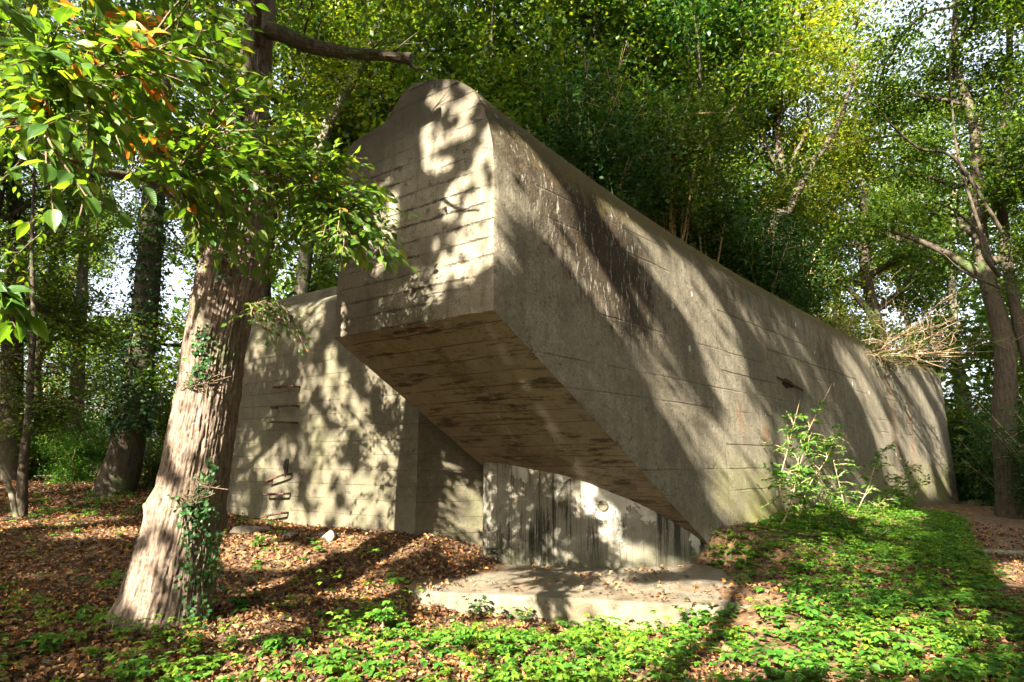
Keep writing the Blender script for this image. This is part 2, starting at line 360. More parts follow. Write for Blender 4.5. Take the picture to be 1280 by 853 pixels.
M = {}
M['body'] = concrete('board_marked_concrete', 'body'); M['wing'] = concrete('weathered_concrete', 'wing'); M['soffit'] = concrete('stained_soffit_concrete', 'soffit')
M['recess'] = concrete('streaked_vertical_board_concrete', 'recess'); M['slab'] = concrete('worn_slab_concrete', 'slab')
M['bark'] = bark_mat('furrowed_bark', (.035, .026, .019), (.16, .118, .084), 1.0, .12, (.06, .07, .03))
M['bark_dark'] = bark_mat('dark_bark', (.025, .02, .013), (.075, .058, .038), 1.0, .25)
M['bark_pale'] = bark_mat('pale_bark', (.07, .062, .042), (.17, .15, .105), .7, .3)
M['twig'] = bark_mat('twig_bark', (.06, .045, .025), (.15, .11, .065), 3)
M['dry'] = bark_mat('dry_cane', (.11, .072, .04), (.26, .185, .105), 3)
M['stem'] = bark_mat('bare_stem', (.22, .15, .08), (.42, .31, .17), 3)
G1, G2, G3 = (.02, .052, .009), (.043, .095, .014), (.10, .155, .02)
M['leaf_near'] = leaf_mat('near_leaf', [(0, (.03, .085, .012)), (.5, (.055, .135, .016)), (.85, (.09, .18, .02)), (1, (.17, .22, .025))], .55, .4, True, (1.9, 1.6, .5))
M['leaf_orange'] = leaf_mat('withered_leaf', [(0, (.28, .075, .012)), (.5, (.4, .14, .02)), (1, (.45, .24, .03))], .5, .55, True, (1.5, 1.2, .6))
M['leaf_mid'] = leaf_mat('woodland_leaf', [(0, G1), (.5, G2), (.9, G3), (1, (.13, .165, .02))], .5, .45, False, (1.9, 1.6, .5))
M['leaf_yellow'] = leaf_mat('yellowing_leaf', [(0, (.05, .10, .012)), (.5, (.10, .16, .018)), (.85, (.17, .2, .022)), (1, (.22, .19, .02))], .55, .5, False, (1.8, 1.5, .5))
M['leaf_dark'] = leaf_mat('dark_glossy_leaf', [(0, (.010, .036, .008)), (.6, (.022, .066, .012)), (1, (.05, .115, .016))], .3, .5, False, (1.8, 1.7, .5))
M['leaf_ground'] = leaf_mat('herb_leaf', [(0, (.03, .10, .012)), (.5, (.06, .165, .018)), (1, (.12, .24, .03))], .45, .5, False, (1.6, 1.5, .5))
M['leaf_ivy'] = leaf_mat('ivy_leaf', [(0, (.014, .045, .014)), (.6, (.03, .08, .022)), (1, (.07, .13, .045))], .2, .35)
M['litter'] = leaf_mat('fallen_leaf', [(0, (.03, .018, .011)), (.35, (.085, .045, .023)), (.65, (.175, .092, .042)), (.88, (.35, .205, .095)), (.95, (.40, .12, .025)), (1, (.5, .36, .08))], .22, .7, False, (1.2, .9, .6))
M['rust'] = (lambda t: t.finish(t.mix(t.ss(t.noise(t.obj(), 30), .4, .6), (.02, .014, .01), (.09, .04, .02)), .85))(NT('rusted_iron'))
M['hole'] = (lambda t: t.finish(t.mix(t.ss(t.noise(t.obj(), 14), .4, .6), (.012, .010, .008), (.03, .025, .018)), 1.0))(NT('painted_hole_shade'))  # dark colour stands in for the shade inside the holes
M['stone'] = (lambda t: t.finish(t.mix(t.ss(t.noise(t.obj(), 9, 6, .7), .35, .65), (.09, .073, .05), (.2, .175, .13)), .95, t.bump(t.noise(t.obj(), 25, 6), .6, .02)))(NT('rubble_stone'))

def soil_mat(name, path=False):
    t = NT(name); P = t.obj()
    n1 = t.noise(P, .9, 5); n2 = t.noise(P, 9, 6, .7); v = t.add('ShaderNodeTexVoronoi', {'Vector': P, 'Scale': 16.0})
    c = t.mix(t.ss(n1, .35, .65), (.045, .028, .016), (.085, .055, .032))
    if path: c = t.mix(t.ss(n2, .3, .7, .3, .9), c, (.125, .088, .064))
    sp = t.add('ShaderNodeSeparateColor', {0: v.outputs['Color']}).outputs[0]
    lc = t.ramp(sp, [(0, (.06, .03, .014)), (.5, (.16, .08, .03)), (.85, (.25, .14, .06)), (1, (.07, .12, .02))])
    c = t.mix(t.ss(n2, .38, .6, 0, .35 if path else .75), c, lc)
    return t.finish(c, .95, t.bump(t.math('ADD', n2, v.outputs['Distance']), .7, .03))
M['soil'] = soil_mat('forest_soil'); M['path'] = soil_mat('trodden_soil', True)

# ------------------------------------------------------------------ ground
def gz(x, y):
    x = np.asarray(x, dtype=float); y = np.asarray(y, dtype=float)
    z = -.14 + 0 * x
    left = sm((-x + .25) / 1.9)
    z = z + .56 * left * sm((y - 8.3 - .12 * np.maximum(-x - 2, 0)) / 2.4)
    z = z + .62 * sm((y - 11.5) / 5.5) * sm((-x - 4.2) / 4.0)
    z = z - .26 * np.exp(-(np.maximum(np.abs(x - .4) - 1.0, 0) / 1.0) ** 2 - ((y - 7.4) / 1.0) ** 2) + .17 * np.exp(-((x - 3.1) / .7) ** 2 - ((y - 7.9) / .9) ** 2)
    dist = (x - B[0]) * NW[0] + (y - B[1]) * NW[1]; t = (x - B[0]) * D[0] + (y - B[1]) * D[1]
    z = z + .60 * np.exp(-(np.maximum(dist, 0) / 1.5) ** 2) * sm((t - 4.55) / 1.0) * (1 - .75 * sm((t - 9) / 9)) * sm((dist + .9) / .8)
    z = z + .12 * np.exp(-(np.maximum(dist - .5, 0) / 2.6) ** 2) * sm((t - 8) / 4) * sm((dist + .9) / .8)
    z = z - .55 * sm((y - 21) / 10) * sm((x - 2) / 6)
    z = z + .4 * sm((y - 24) / 30)
    P = np.stack([x, y, 0 * x], -1).reshape(-1, 3)
    z = z + (.05 * vn(P, .8, 3) + .022 * vn(P, 2.7, 5) + .010 * vn(P, 7, 9)).reshape(x.shape)
    return z

_gx, _gy = np.arange(-45, 46, .5), np.arange(0, 50, .5)
_gt = gz(*np.meshgrid(_gx, _gy, indexing='ij'))
def GZI(x, y):
    """height of the ground read from a coarse table"""
    i = np.clip((x + 45) / .5, 0, len(_gx) - 2); j = np.clip(y / .5, 0, len(_gy) - 2); a = i.astype(int); b = j.astype(int); f, g = i - a, j - b
    return (_gt[a, b] * (1 - f) + _gt[a + 1, b] * f) * (1 - g) + (_gt[a, b + 1] * (1 - f) + _gt[a + 1, b + 1] * f) * g
def ground_at(px, py):
    r = ray(px, py); o = np.array([0, 0, EYE]); s = np.arange(4.0, 44, .1)
    p = o[None] + r[None] * s[:, None]; b = p[:, 2] < GZI(p[:, 0], p[:, 1])
    return p[np.argmax(b)] if b.any() else p[-1]

xs = np.concatenate([[-400, -150, -80, -50], np.arange(-36, -11, 1.0), np.arange(-11, 14, .09), np.arange(14, 40, 1.0), [50, 80, 150, 400]])
ys = np.concatenate([[-60, -30, -12, -4], np.arange(0, 3.5, .5), np.arange(3.5, 18, .09), np.arange(18, 45, 1.0), [50, 70, 100, 160, 400]])
GX, GY = np.meshgrid(xs, ys, indexing='ij')
gv = np.stack([GX, GY, gz(GX, GY)], -1).reshape(-1, 3)
tag(link('ground', mesh_from('ground', gv, [grid_faces(len(xs), len(ys))], True), M['soil']), kind='structure')
# the path on the right, as a sheet just over the ground
cl = spline([(7.6, 3.0), (8.6, 7.0), (10.4, 11.0), (13.2, 15.5), (16.8, 20.0), (21.5, 25.5)], 160)
tn = nrm(np.gradient(cl, axis=0)); sd = np.stack([tn[:, 1], -tn[:, 0]], -1)
offs = np.linspace(-1, 1, 25)
wd = 1.35 + .25 * vn(np.stack([cl[:, 0], cl[:, 1], 0 * cl[:, 0]], -1), .8, 4)
PX = cl[:, None, :] + sd[:, None, :] * (offs[None, :] * wd[:, None])[:, :, None]
pz = gz(PX[..., 0], PX[..., 1]) + .012 - .012 * (np.abs(offs)[None, :] > .95)
pv = np.concatenate([PX, pz[..., None]], -1).reshape(-1, 3)
tag(link('path', mesh_from('path', pv, [grid_faces(len(cl), 25)[:, ::-1]], True), M['path']), kind='structure')
def path_dist(x, y):
    d = np.full(np.shape(x), 1e9)
    for p in cl[::6]: d = np.minimum(d, np.hypot(x - p[0], y - p[1]))
    return d

# ------------------------------------------------------------------ the bunker
bunker = thing('concrete_bunker', 'huge board-marked concrete bunker with a rounded overhanging prow and long side wall', 'bunker')

PROF = [(0, 2.0), (0, 3.4), (0, 4.5), (.0, 5.25), (.035, 5.6), (.11, 5.93), (.22, 6.22), (.38, 6.5), (.69, 6.76), (1.03, 6.9), (1.42, 7.01), (1.60, 6.985), (1.72, 6.90), (1.86, 6.74), (1.985, 6.59), (2.03, 6.565), (2.45, 6.52), (2.72, 6.48), (2.81, 6.40), (2.85, 6.2), (WID, 5.8), (WID, 4.0), (WID, 2.0)]
def body_section(t, inset=0.0, n=190):
    zb = max(3.38 - SOF * t, -.9)
    k = .46 + .54 * math.exp(-t / 4.6)
    drop = .0
    pr = []
    for s_, z_ in PROF:
        z2 = z_ if z_ <= 5.0 else 5.0 + (z_ - 5.0) * k
        pr.append([s_, z2 - drop])
    pr = np.array(pr)
    pr[0] = (0, zb); pr[1] = (0, zb + (4.5 - zb) * .4); pr[2] = (0, zb + (4.5 - zb) * .75); pr[-1] = (WID, zb); pr[-2] = (WID, zb + (5 - zb) * .5)
    # even resample
    seg = np.hypot(*np.diff(pr, axis=0).T); L = np.concatenate([[0], np.cumsum(seg)]); q = np.linspace(0, L[-1], n)
    # keep breakpoints dense near the shoulder
    s_ = np.interp(q, L, pr[:, 0]); z_ = np.interp(q, L, pr[:, 1])
    return np.stack([s_, z_], -1)
TS = np.concatenate([[0, .012], np.arange(.08, 6.2, .1), np.arange(6.2, 27.9, .25)])
TEND = TS[-1]
rows = []
for i, t in enumerate(TS):
    sec = body_section(t).copy()
    for _ in range(1): sec[1:-1] = .25 * sec[:-2] + .5 * sec[1:-1] + .25 * sec[2:]
    turn = .0 if t < 14 else .004 * (t - 14) ** 2            # the far wall swings out a little
    if i == 0:
        sec[:, 0] += np.where(sec[:, 0] < .02, .012, 0); sec[:, 1] -= .01 * (sec[:, 1] > 6)
    rnd = 1 - np.sqrt(np.maximum(1 - np.clip((t - (TEND - 1.6)) / 1.6, 0, 1) ** 2, 0))   # rounded far corner
    inset = 1.6 * rnd * sm((sec[:, 1] + .4) / 1.5) * 0 + 1.0 * rnd
    P = B[None] * [1, 1, 0] + E_[None] * (sec[:, 0] + inset - turn)[:, None] + D[None] * t
    P = P + np.array([0, 0, 1]) * (sec[:, 1] - .0 * rnd * (sec[:, 1] > 4.4))[:, None]
    rows.append(P)
BV = np.array(rows); nt_, ns_ = BV.shape[:2]
flat = BV.reshape(-1, 3)
cn = np.stack([-NW * 1.0] * len(flat))
amp = .008 * fbm(flat, 2.2, 4, 5) + .02 * vn(flat, .35, 8)
flat = flat + NW[None] * amp[:, None]
# chips along the lower arris and the front arris
tcol = np.repeat(TS, ns_); edge = np.exp(-np.tile(np.arange(ns_), nt_) / 1.2)
chip = (np.maximum(vn(flat, 5, 21) - .2, 0) * .10 + np.maximum(vn(flat, 13, 22) - .1, 0) * .045) * edge * 1.7
flat = flat - NW[None] * chip[:, None] + np.array([0, 0, 1]) * (chip * .6)[:, None]
mb = MB(); mb.add(flat, grid_faces(nt_, ns_)[:, ::-1])
me = mb.mesh('prow_body', True)
wall_o = link('side_wall', me, M['body'], bunker)
wall_o['label'] = 'long gravelly side wall with black stains and a rounded shoulder'
# end face: its own sheet of small quads, coped to the outline
sec0 = flat[:ns_]; r = np.linspace(0, 1, 26)
cen = np.array([*(B[:2] + E_[:2] * WID * .5), 4.9])
# rings from the outline towards a centre line
FV = (cen[None, None] * (1 - r[::-1])[:, None, None] + sec0[None] * r[::-1][:, None, None])
bot = np.linspace(0, 1, 40)[1:-1, None] * (sec0[0] - sec0[-1])[None] + sec0[-1][None]
ring = np.concatenate([sec0, bot]); nr = len(ring)
FV = cen[None, None] * (1 - r[::-1])[:, None, None] + ring[None] * r[::-1][:, None, None]
fl = FV.reshape(-1, 3); w = np.repeat(np.clip((1 - r[::-1]) * 8, 0, 1), nr)
pit = np.maximum(vn(fl * np.array([1, 1, 2.5]), 4.5, 31) - .45, 0) * .05
fl = fl + NF[None] * ((.006 * fbm(fl, 3, 4, 2) - pit) * w)[:, None]
i = np.arange(25)[:, None] * nr; j = np.arange(nr); j2 = (j + 1) % nr
ff = np.stack([i + j, i + j2, i + nr + j2, i + nr + j], -1).reshape(-1, 4)
fo = link('end_face', mesh_from('end_face', fl, [ff], True), M['body'], bunker)
fo['label'] = 'board-marked upright end face of the overhanging prow'
# sloping soffit
tt = np.linspace(.0, 5.9, 90); ss = np.linspace(0, WID, 50)
SV = np.array([[B * [1, 1, 0] + E_ * s + D * t + np.array([0, 0, 3.38 - SOF * t + .002]) for s in ss] for t in tt])
sv = SV.reshape(-1, 3); pm = np.repeat(np.minimum(np.minimum(ss, WID - ss) * 5, 1)[None], 90, 0).ravel()
bd = np.floor(np.repeat(tt, 50) / .3); sv = sv + np.array([0, 0, 1]) * ((.012 * fbm(sv, 2.5, 4, 3) + .008 * (_h(bd.astype(np.int64), bd.astype(np.int64) * 0, bd.astype(np.int64) * 0, 5) - .5)) * pm)[:, None]
so = link('soffit', mesh_from('soffit', sv, [grid_faces(90, 50)], True), M['soffit'], bunker)
so['label'] = 'sloping plank-marked brown underside of the prow'

# lower left wing: profile swept along the wall, with a rounded left end
wp = [(0, -.6), (0, 1.5), (0, 3.2), (0, 4.35), (.05, 4.65), (.16, 4.9), (.36, 5.12), (.7, 5.3), (1.1, 5.38), (1.45, 5.4), (1.48, 5.43), (1.48, 5.86), (1.55, 5.9), (4.5, 5.92)]
wp = np.array(wp); L = np.concatenate([[0], np.cumsum(np.hypot(*np.diff(wp, axis=0).T))]); q = np.concatenate([np.linspace(0, L[3], 34)[:-1], np.linspace(L[3], L[9], 16)[:-1], L[9:]])
wsec = np.stack([np.interp(q, L, wp[:, 0]), np.interp(q, L, wp[:, 1])], -1)
rows = []
R_ = .9; SL = 8.5
for s in np.concatenate([np.linspace(0, SL - R_, 80), ]): rows.append((s, 0.0, None))
for a in np.linspace(8, 90, 10): rows.append((SL - R_, 0.0, math.radians(a)))
rows.append((SL, 6.0, math.radians(90)))
WV = []
for s, dep, a in rows:
    if a is None: P = W0[None] * [1, 1, 0] + WE[None] * s - WN[None] * wsec[:, :1]
    else:
        c0 = W0 * [1, 1, 0] + WE * s - WN * R_
        nd = WE * math.sin(a) + WN * math.cos(a)
        P = c0[None] + nd[None] * (R_ - np.minimum(wsec[:, :1], R_ - .02)) - WN[None] * (dep + np.maximum(wsec[:, :1] - R_, 0) )
    WV.append(P + np.array([0, 0, 1]) * wsec[:, 1:])
WV = np.array(WV); wf = WV.reshape(-1, 3)
wf = wf + WN[None] * (.012 * fbm(wf, 1.6, 4, 12))[:, None]
wm = MB(); wm.add(wf, grid_faces(WV.shape[0], WV.shape[1]))
# the return face at the corner, running back under the prow, and the core behind it
def quadgrid(p00, p10, p11, p01, nu, nv):
    u = np.linspace(0, 1, nu)[:, None, None]; v = np.linspace(0, 1, nv)[None, :, None]
    V = (p00 * (1 - u) + p10 * u) * (1 - v) + (p01 * (1 - u) + p11 * u) * v
    return V.reshape(-1, 3), grid_faces(nu, nv)
c0 = W0 * [1, 1, 0] + np.array([0, 0, -.6]); c1 = np.array([-.50, 10.98, c0[2]]); up = np.array([0, 0, 5.9])
V, Fq = quadgrid(c0, c1, c1 + up, c0 + up, 16, 40); V = V + NW[None] * (.008 * fbm(V, 2, 4, 4))[:, None]; wm.add(V, Fq)
c2 = c1 + D * 1.6; V, Fq = quadgrid(c1, c2, c2 + up * .7, c1 + up * .7, 12, 30); wm.add(V, Fq)
wing_o = link('wing_wall', wm.mesh('wing_wall', False), M['wing'], bunker)
wing_o['label'] = 'lower weathered wing wall behind the tree, with iron rungs'
# curved support wall under the soffit
rp = spline([(-.50, 10.50), (-.1, 10.30), (.3, 10.18), (1.05, 9.98), (2.1, 10.05), (2.94, 10.34), (3.40, 10.75), (3.6, 11.4)], 120)
nz_ = 40; RV = []
tng = nrm(np.gradient(rp, axis=0)); rn = np.stack([tng[:, 1], -tng[:, 0]], -1)
for k in range(120):
    p = rp[k]; t = (p[0] - B[0]) * D[0] + (p[1] - B[1]) * D[1]; zt = 3.38 - SOF * t + .03
    # the soffit is level across the prow, so its height depends on both axes
    rel = np.linalg.solve(np.array([[D[0], E_[0]], [D[1], E_[1]]]), p - B[:2]); zt = 3.38 - SOF * rel[0] + .03
    z = np.linspace(-.5, max(zt, .1), nz_); RV.append(np.stack([np.full(nz_, p[0]), np.full(nz_, p[1]), z], -1))
RV = np.array(RV); rv = RV.reshape(-1, 3)
rnn = np.repeat(rn, nz_, 0); bdx = np.repeat(np.floor(np.arange(120) / 6).astype(np.int64), nz_)
rv[:, :2] += rnn * (.010 * fbm(rv * [3, 3, .6], 2, 4, 6) + .012 * (_h(bdx, bdx * 0, bdx * 0, 3) - .5))[:, None]
rm = MB(); rm.add(rv, grid_faces(120, nz_))
# its thick left end
V, Fq = quadgrid(np.array([-.50, 10.50, -.5]), np.array([-.42, 11.0, -.5]), np.array([-.42, 11.0, 1.5]), np.array([-.50, 10.50, 1.62]), 8, 20); rm.add(V, Fq[:, ::-1])
ro = link('support_wall', rm.mesh('support_wall', True), M['recess'], bunker)
ro['label'] = 'curved support wall with black drips and white lime patches'
# two round plugs in it
for px, py, rr in ((703, 630, .075), (753, 632, .085)):
    p = plane_hit(px, py, np.array([.8, 10.0, 0]), np.array([0.0, -1, 0])); a = np.linspace(0, 2 * math.pi, 20, endpoint=False)
    d0 = rp[np.argmin(np.abs(rp[:, 0] - p[0]))]; p[1] = d0[1]
    rings = [(rr, .01), (rr, -.028), (rr * .85, -.034), (0.001, -.03)]
    V = np.concatenate([np.stack([p[0] + np.cos(a) * q0, np.full(20, p[1] + q1), p[2] + np.sin(a) * q0], -1) for q0, q1 in rings])
    ii = np.arange(3)[:, None] * 20; jj = np.arange(20); j2 = (jj + 1) % 20
    link('wall_plug', mesh_from('wall_plug', V, [np.stack([ii + jj, ii + j2, ii + 20 + j2, ii + 20 + jj], -1).reshape(-1, 4)], False), M['wing'], ro)
# iron rungs
for (xa, ya), (xb, yb), bend in [((350, 485), (375, 484), .0), ((347, 510), (374, 508), 0), ((346, 528), (372, 529), 0), ((341, 600), (365, 593), .02), ((338, 618), (363, 617), .0), ((335, 644), (360, 641), .03)]:
    a_ = plane_hit(xa, ya, W0, WN); b_ = plane_hit(xb, yb, W0, WN); k = WN * .17
    pts = [a_ - WN * .03, a_ + k * .8 - [0, 0, bend], a_ * .9 + b_ * .1 + k - [0, 0, bend], a_ * .1 + b_ * .9 + k, b_ + k * .8, b_ - WN * .03]
    V, Fq = tube(spline(pts, 26), .023, 8); m_ = MB(); m_.add(V, Fq); link('rung', m_.mesh('rung', True), M['rust'], wing_o)
# hole by the rungs: a broken rim proud of the wall, the hollow's shade painted dark
def socket(px, py, rx, rz, p0, n, ex, name, mat, seed, par):
    p = plane_hit(px, py, p0, n); a = np.linspace(0, 2 * math.pi, 22, endpoint=False)
    jr = 1 + .25 * np.array([math.sin(3 * q + seed) * .5 + math.sin(5 * q + seed * 2) * .5 for q in a])
    V = [p + ex * (math.cos(q) * rx * j0 * f) + np.array([0, 0, 1]) * (math.sin(q) * rz * j0 * f) + n * o for f, o in ((1.15, -.01), (1.0, .02), (.82, .012), (.0, .010)) for q, j0 in zip(a, jr)]
    ii = np.arange(3)[:, None] * 22; jj = np.arange(22); j2 = (jj + 1) % 22
    link(name, mesh_from(name, np.array(V), [np.stack([ii + jj, ii + j2, ii + 22 + j2, ii + 22 + jj], -1).reshape(-1, 4)], False), mat, par)
socket(358, 584, .07, .17, W0, WN, WE, 'broken_hole', M['hole'], 1, wing_o)
for px, py, rx, rz, sd_ in ((985, 480, .30, .09, 2), (1088, 516, .32, .07, 4), (1030, 560, .09, .1, 5)): socket(px, py, rx, rz, B, NW, D, 'broken_hole', M['hole'], sd_, wall_o)
# rusted rail in the largest hole
a_ = plane_hit(970, 472, B, NW) + NW * .03; b_ = plane_hit(1002, 488, B, NW) + NW * .035
V, Fq = tube(spline([a_, a_ * .5 + b_ * .5 + NW * .01, b_], 8), .022, 6); m_ = MB(); m_.add(V, Fq); link('iron_rail', m_.mesh('iron_rail'), M['rust'], wall_o)

# concrete slab in front
fe = spline([(-1.45, 8.75), (-1.35, 8.42), (-1.1, 8.22), (-.5, 8.08), (.4, 7.93), (1.2, 7.72), (2.0, 7.5), (2.9, 7.35)], 140)
bk = np.stack([np.linspace(-1.3, 3.4, 140), np.full(140, 10.6)], -1)
ft = nrm(np.gradient(fe, axis=0)); fn = np.stack([ft[:, 1], -ft[:, 0]], -1)
rowz = []
for o_, z in ((.02, -.62), (.012, -.35), (.008, -.2), (.004, -.095), (-.004, -.065), (-.025, -.052)): rowz.append(np.concatenate([fe + fn * o_, np.full((140, 1), z)], -1))
for f in np.linspace(.04, 1, 26): rowz.append(np.concatenate([fe * (1 - f) + bk * f, np.full((140, 1), -.05)], -1))
SVt = np.array(rowz); sf = SVt.reshape(-1, 3)
e_ = np.repeat(np.exp(-np.abs(np.arange(32) - 4) / 1.2), 140)
sf[:, 2] += .004 * fbm(sf, 2, 3, 7) - .05 * e_ * np.maximum(vn(sf, 4.5, 6) - .25, 0); sf[:, 1] += .05 * e_ * np.maximum(vn(sf, 5, 8) - .15, 0)
slab = tag(link('concrete_slab', mesh_from('concrete_slab', sf, [grid_faces(32, 140)[:, ::-1]], False), M['slab']), 'low worn concrete slab on the ground under the overhanging prow', 'slab')

# ------------------------------------------------------------------ sun
SAZ, SEL = math.radians(28.5), math.radians(31.0)
LD = np.array([math.sin(SAZ) * math.cos(SEL), math.cos(SAZ) * math.cos(SEL), -math.sin(SEL)])
UU = np.array([math.cos(SAZ), -math.sin(SAZ), 0]); VV = np.cross(UU, LD); VV = VV if VV[2] > 0 else -VV

# ------------------------------------------------------------------ trees
def bark_disp(seed, amp, nseg, ridges=26):
    rs = np.random.default_rng(seed); ph = rs.uniform(0, 6.28, 4)
    def f(P, a):
        L = np.concatenate([[0], np.cumsum(np.linalg.norm(np.diff(P, axis=0), axis=1))])
        A, Lz = np.meshgrid(a, L); X = np.stack([np.cos(A) * 3.2, np.sin(A) * 3.2, Lz * .9], -1).reshape(-1, 3)
        w = (vn(X, 1.1, seed) * .9 + vn(X * [1, 1, 1.6], 2.7, seed + 3) * .45).reshape(A.shape)
        rid = np.abs(np.sin(A * ridges / 2 + w * 2.6 + Lz * .25)); rid2 = np.abs(np.sin(A * ridges * .82 + w * 3.5 - Lz * .5 + ph[0]))
        brk = vn(X * [2, 2, 4.5], 2.0, seed + 7).reshape(A.shape) + .8 * np.minimum(np.abs(vn(X * [1.6, 1.6, 5], 2.6, seed + 9).reshape(A.shape)) * 4, 1) - .8
        return amp * (np.sqrt(rid) * .8 + np.sqrt(rid2) * .4 - .7 + .55 * brk)
    return f

# the big tree on the left
TRK = [(199, 800, 66), (200, 785, 60), (207, 755, 54), (213, 720, 50), (219, 690, 47.5), (229, 645, 44.5), (240, 590, 41), (248, 540, 40.5), (255, 495, 38.5), (261, 440, 39), (273, 375, 40.5), (279, 345, 41), (286, 300, 37), (299, 200, 27.5), (309, 100, 24), (318, 0, 21), (328, -120, 22), (330, -300, 20), (326, -560, 17), (335, -800, 8)]
TY = 7.0
tp = np.array([[*at(x, y, TY), w / F * at(x, y, TY)[1] * 1.03] for x, y, w in TRK])
tp[:, 1] += np.linspace(0, .25, len(tp))
big = thing('big_tree', 'big leaning tree with furrowed bark and a flared base left of the bunker', 'tree', tp[1][:3])
big.location = (0, 0, 0)
tsp = spline(tp, 620); tpath = tsp[:, :3]; trad = tsp[:, 3] * .90
bd_ = bark_disp(3, .021, 260, 52)
def big_disp(P, a):
    d = bd_(P, a); z = P[:, 2][:, None]; A = a[None, :]
    d = d * np.clip(trad[:, None] / .3, .3, 1.1)
    fl = np.clip((.75 - (z + .15)) / .9, 0, 1)               # root flare
    d = d + fl ** 2 * .05 * (np.sin(A * 5 + 1.0) + .6 * np.sin(A * 3 + .4))
    for (px, py, s, am, aa) in ((255, 482, .17, .085, 1.5), (218, 560, .14, .05, .6), (205, 640, .15, .06, .2), (236, 650, .12, .05, 2.0), (272, 345, .16, .07, 1.6), (288, 330, .14, .06, 2.6), (230, 500, .1, .04, .4)):
        zc = at(px, py, TY)[2]; am = am * 1.5
        # angle on the trunk facing the viewer; a=0 lies along the first side axis
        d = d + am * np.exp(-((z - zc) / s) ** 2) * np.exp(-(((A - (-aa) + math.pi) % (2 * math.pi) - math.pi) / .7) ** 2) * (1 + .6 * vn(np.stack([np.repeat(P[:, 2], len(a)) * 14, np.tile(a, len(P)) * 5, np.zeros(len(P) * len(a))], -1), 1, 3).reshape(len(P), len(a)))
    return d
V, Fq = tube(tpath, trad, 260, big_disp)
link('trunk', mesh_from('trunk', V, [Fq], True), M['bark'], big)
# broken limb to the right
lp = [at(318, 35, 7.1), at(350, 42, 7.05), at(385, 57, 7.0), at(430, 66, 6.9), at(470, 69, 6.85), at(514, 74, 6.8)]
ls = spline(lp, 90); V, Fq = tube(ls, np.linspace(.115, .048, 90) + .02 * np.exp(-(np.linspace(0, 1, 90) - 1) ** 2 / .002), 60, bark_disp(9, .018, 60, 14)); m_ = MB(); m_.add(V, Fq)
n0 = 61; cap = np.vstack([V[-60:], V[-60:].mean(0) + (ls[-1] - ls[-2]) * .1]); m_.add(cap, np.array([[i, (i + 1) % 60, 60] for i in range(60)]))
for j_, d_ in ((38, (.15, -.1, .5)), (52, (.3, -.2, -.28)), (66, (.35, .1, .42)), (78, (.4, -.15, .25)), (86, (.3, 0, -.2))):
    e_2 = ls[j_] + np.array(d_); V, Fq = tube(spline([ls[j_], ls[j_] + np.array(d_) * [.4, .5, .6] + [.03, 0, -.02], e_2], 10), np.linspace(.016, .004, 10), 6); m_.add(V, Fq)
    V, Fq = tube(spline([ls[j_] * .5 + e_2 * .5, e_2 + [.15, .05, -.12]], 6), np.linspace(.007, .002, 6), 5); m_.add(V, Fq)
lo = link('limb', m_.mesh('limb', True), M['bark_dark'], big); lo['label'] = 'bare limb broken off at its right end'

def spray(rng, root, tip, n_leaf, size, tw, lv, orange=0.0, lvo=None, droop=.12, side=2):
    """one leafy twig from root to tip with two ranks of leaves"""
    root = np.asarray(root); tip = np.asarray(tip); Ld = np.linalg.norm(tip - root)
    mid = (root + tip) / 2 + np.array([0, 0, droop * Ld]) + rng.normal(size=3) * Ld * .06
    path = spline([root, mid, tip], 12); V, Fq = tube(path, np.linspace(.006, .0022, 12) * (1 + Ld), 4); tw.add(V, Fq)
    def rank(pth, k, sz):
        T = nrm(np.gradient(pth, axis=0)); f = np.linspace(.12, 1, k) * (len(pth) - 1); i = np.minimum(f.astype(int), len(pth) - 2); P = pth[i] + (pth[i + 1] - pth[i]) * (f - i)[:, None]
        up = nrm(np.array([0, 0, 1.0]) + rng.normal(size=3) * .28); S = nrm(np.cross(T[i], up)); sg = np.where(np.arange(k) % 2 == 0, 1, -1)[:, None]
        A = nrm(T[i] * .75 + S * sg * .85 + np.array([0, 0, -.22]) + rng.normal(size=(k, 3)) * .22); A[-1] = T[-1]
        N = nrm(up[None] + rng.normal(size=(k, 3)) * .5); sz_ = sz * rng.uniform(.42, 1.15, k)
        isO = rng.random(k) < orange
        for msk, dst in ((~isO, lv), (isO, lvo)):
            if msk.any() and dst is not None: dst.append((P[msk], A[msk], N[msk], sz_[msk]))
    rank(path, n_leaf, size)
    for q in range(side):
        i0 = int(rng.uniform(3, 9)); T = nrm(path[i0 + 1] - path[i0]); S = nrm(np.cross(T, np.array([0, 0, 1.0]))) * (1 if q % 2 else -1)
        e = path[i0] + (T * .7 + S * .7 + np.array([0, 0, -.1])) * Ld * rng.uniform(.3, .5)
        p2 = spline([path[i0], (path[i0] + e) / 2 + [0, 0, .02], e], 7); V, Fq = tube(p2, np.linspace(.003, .0015, 7), 4); tw.add(V, Fq); rank(p2, max(4, n_leaf // 2), size * .95)

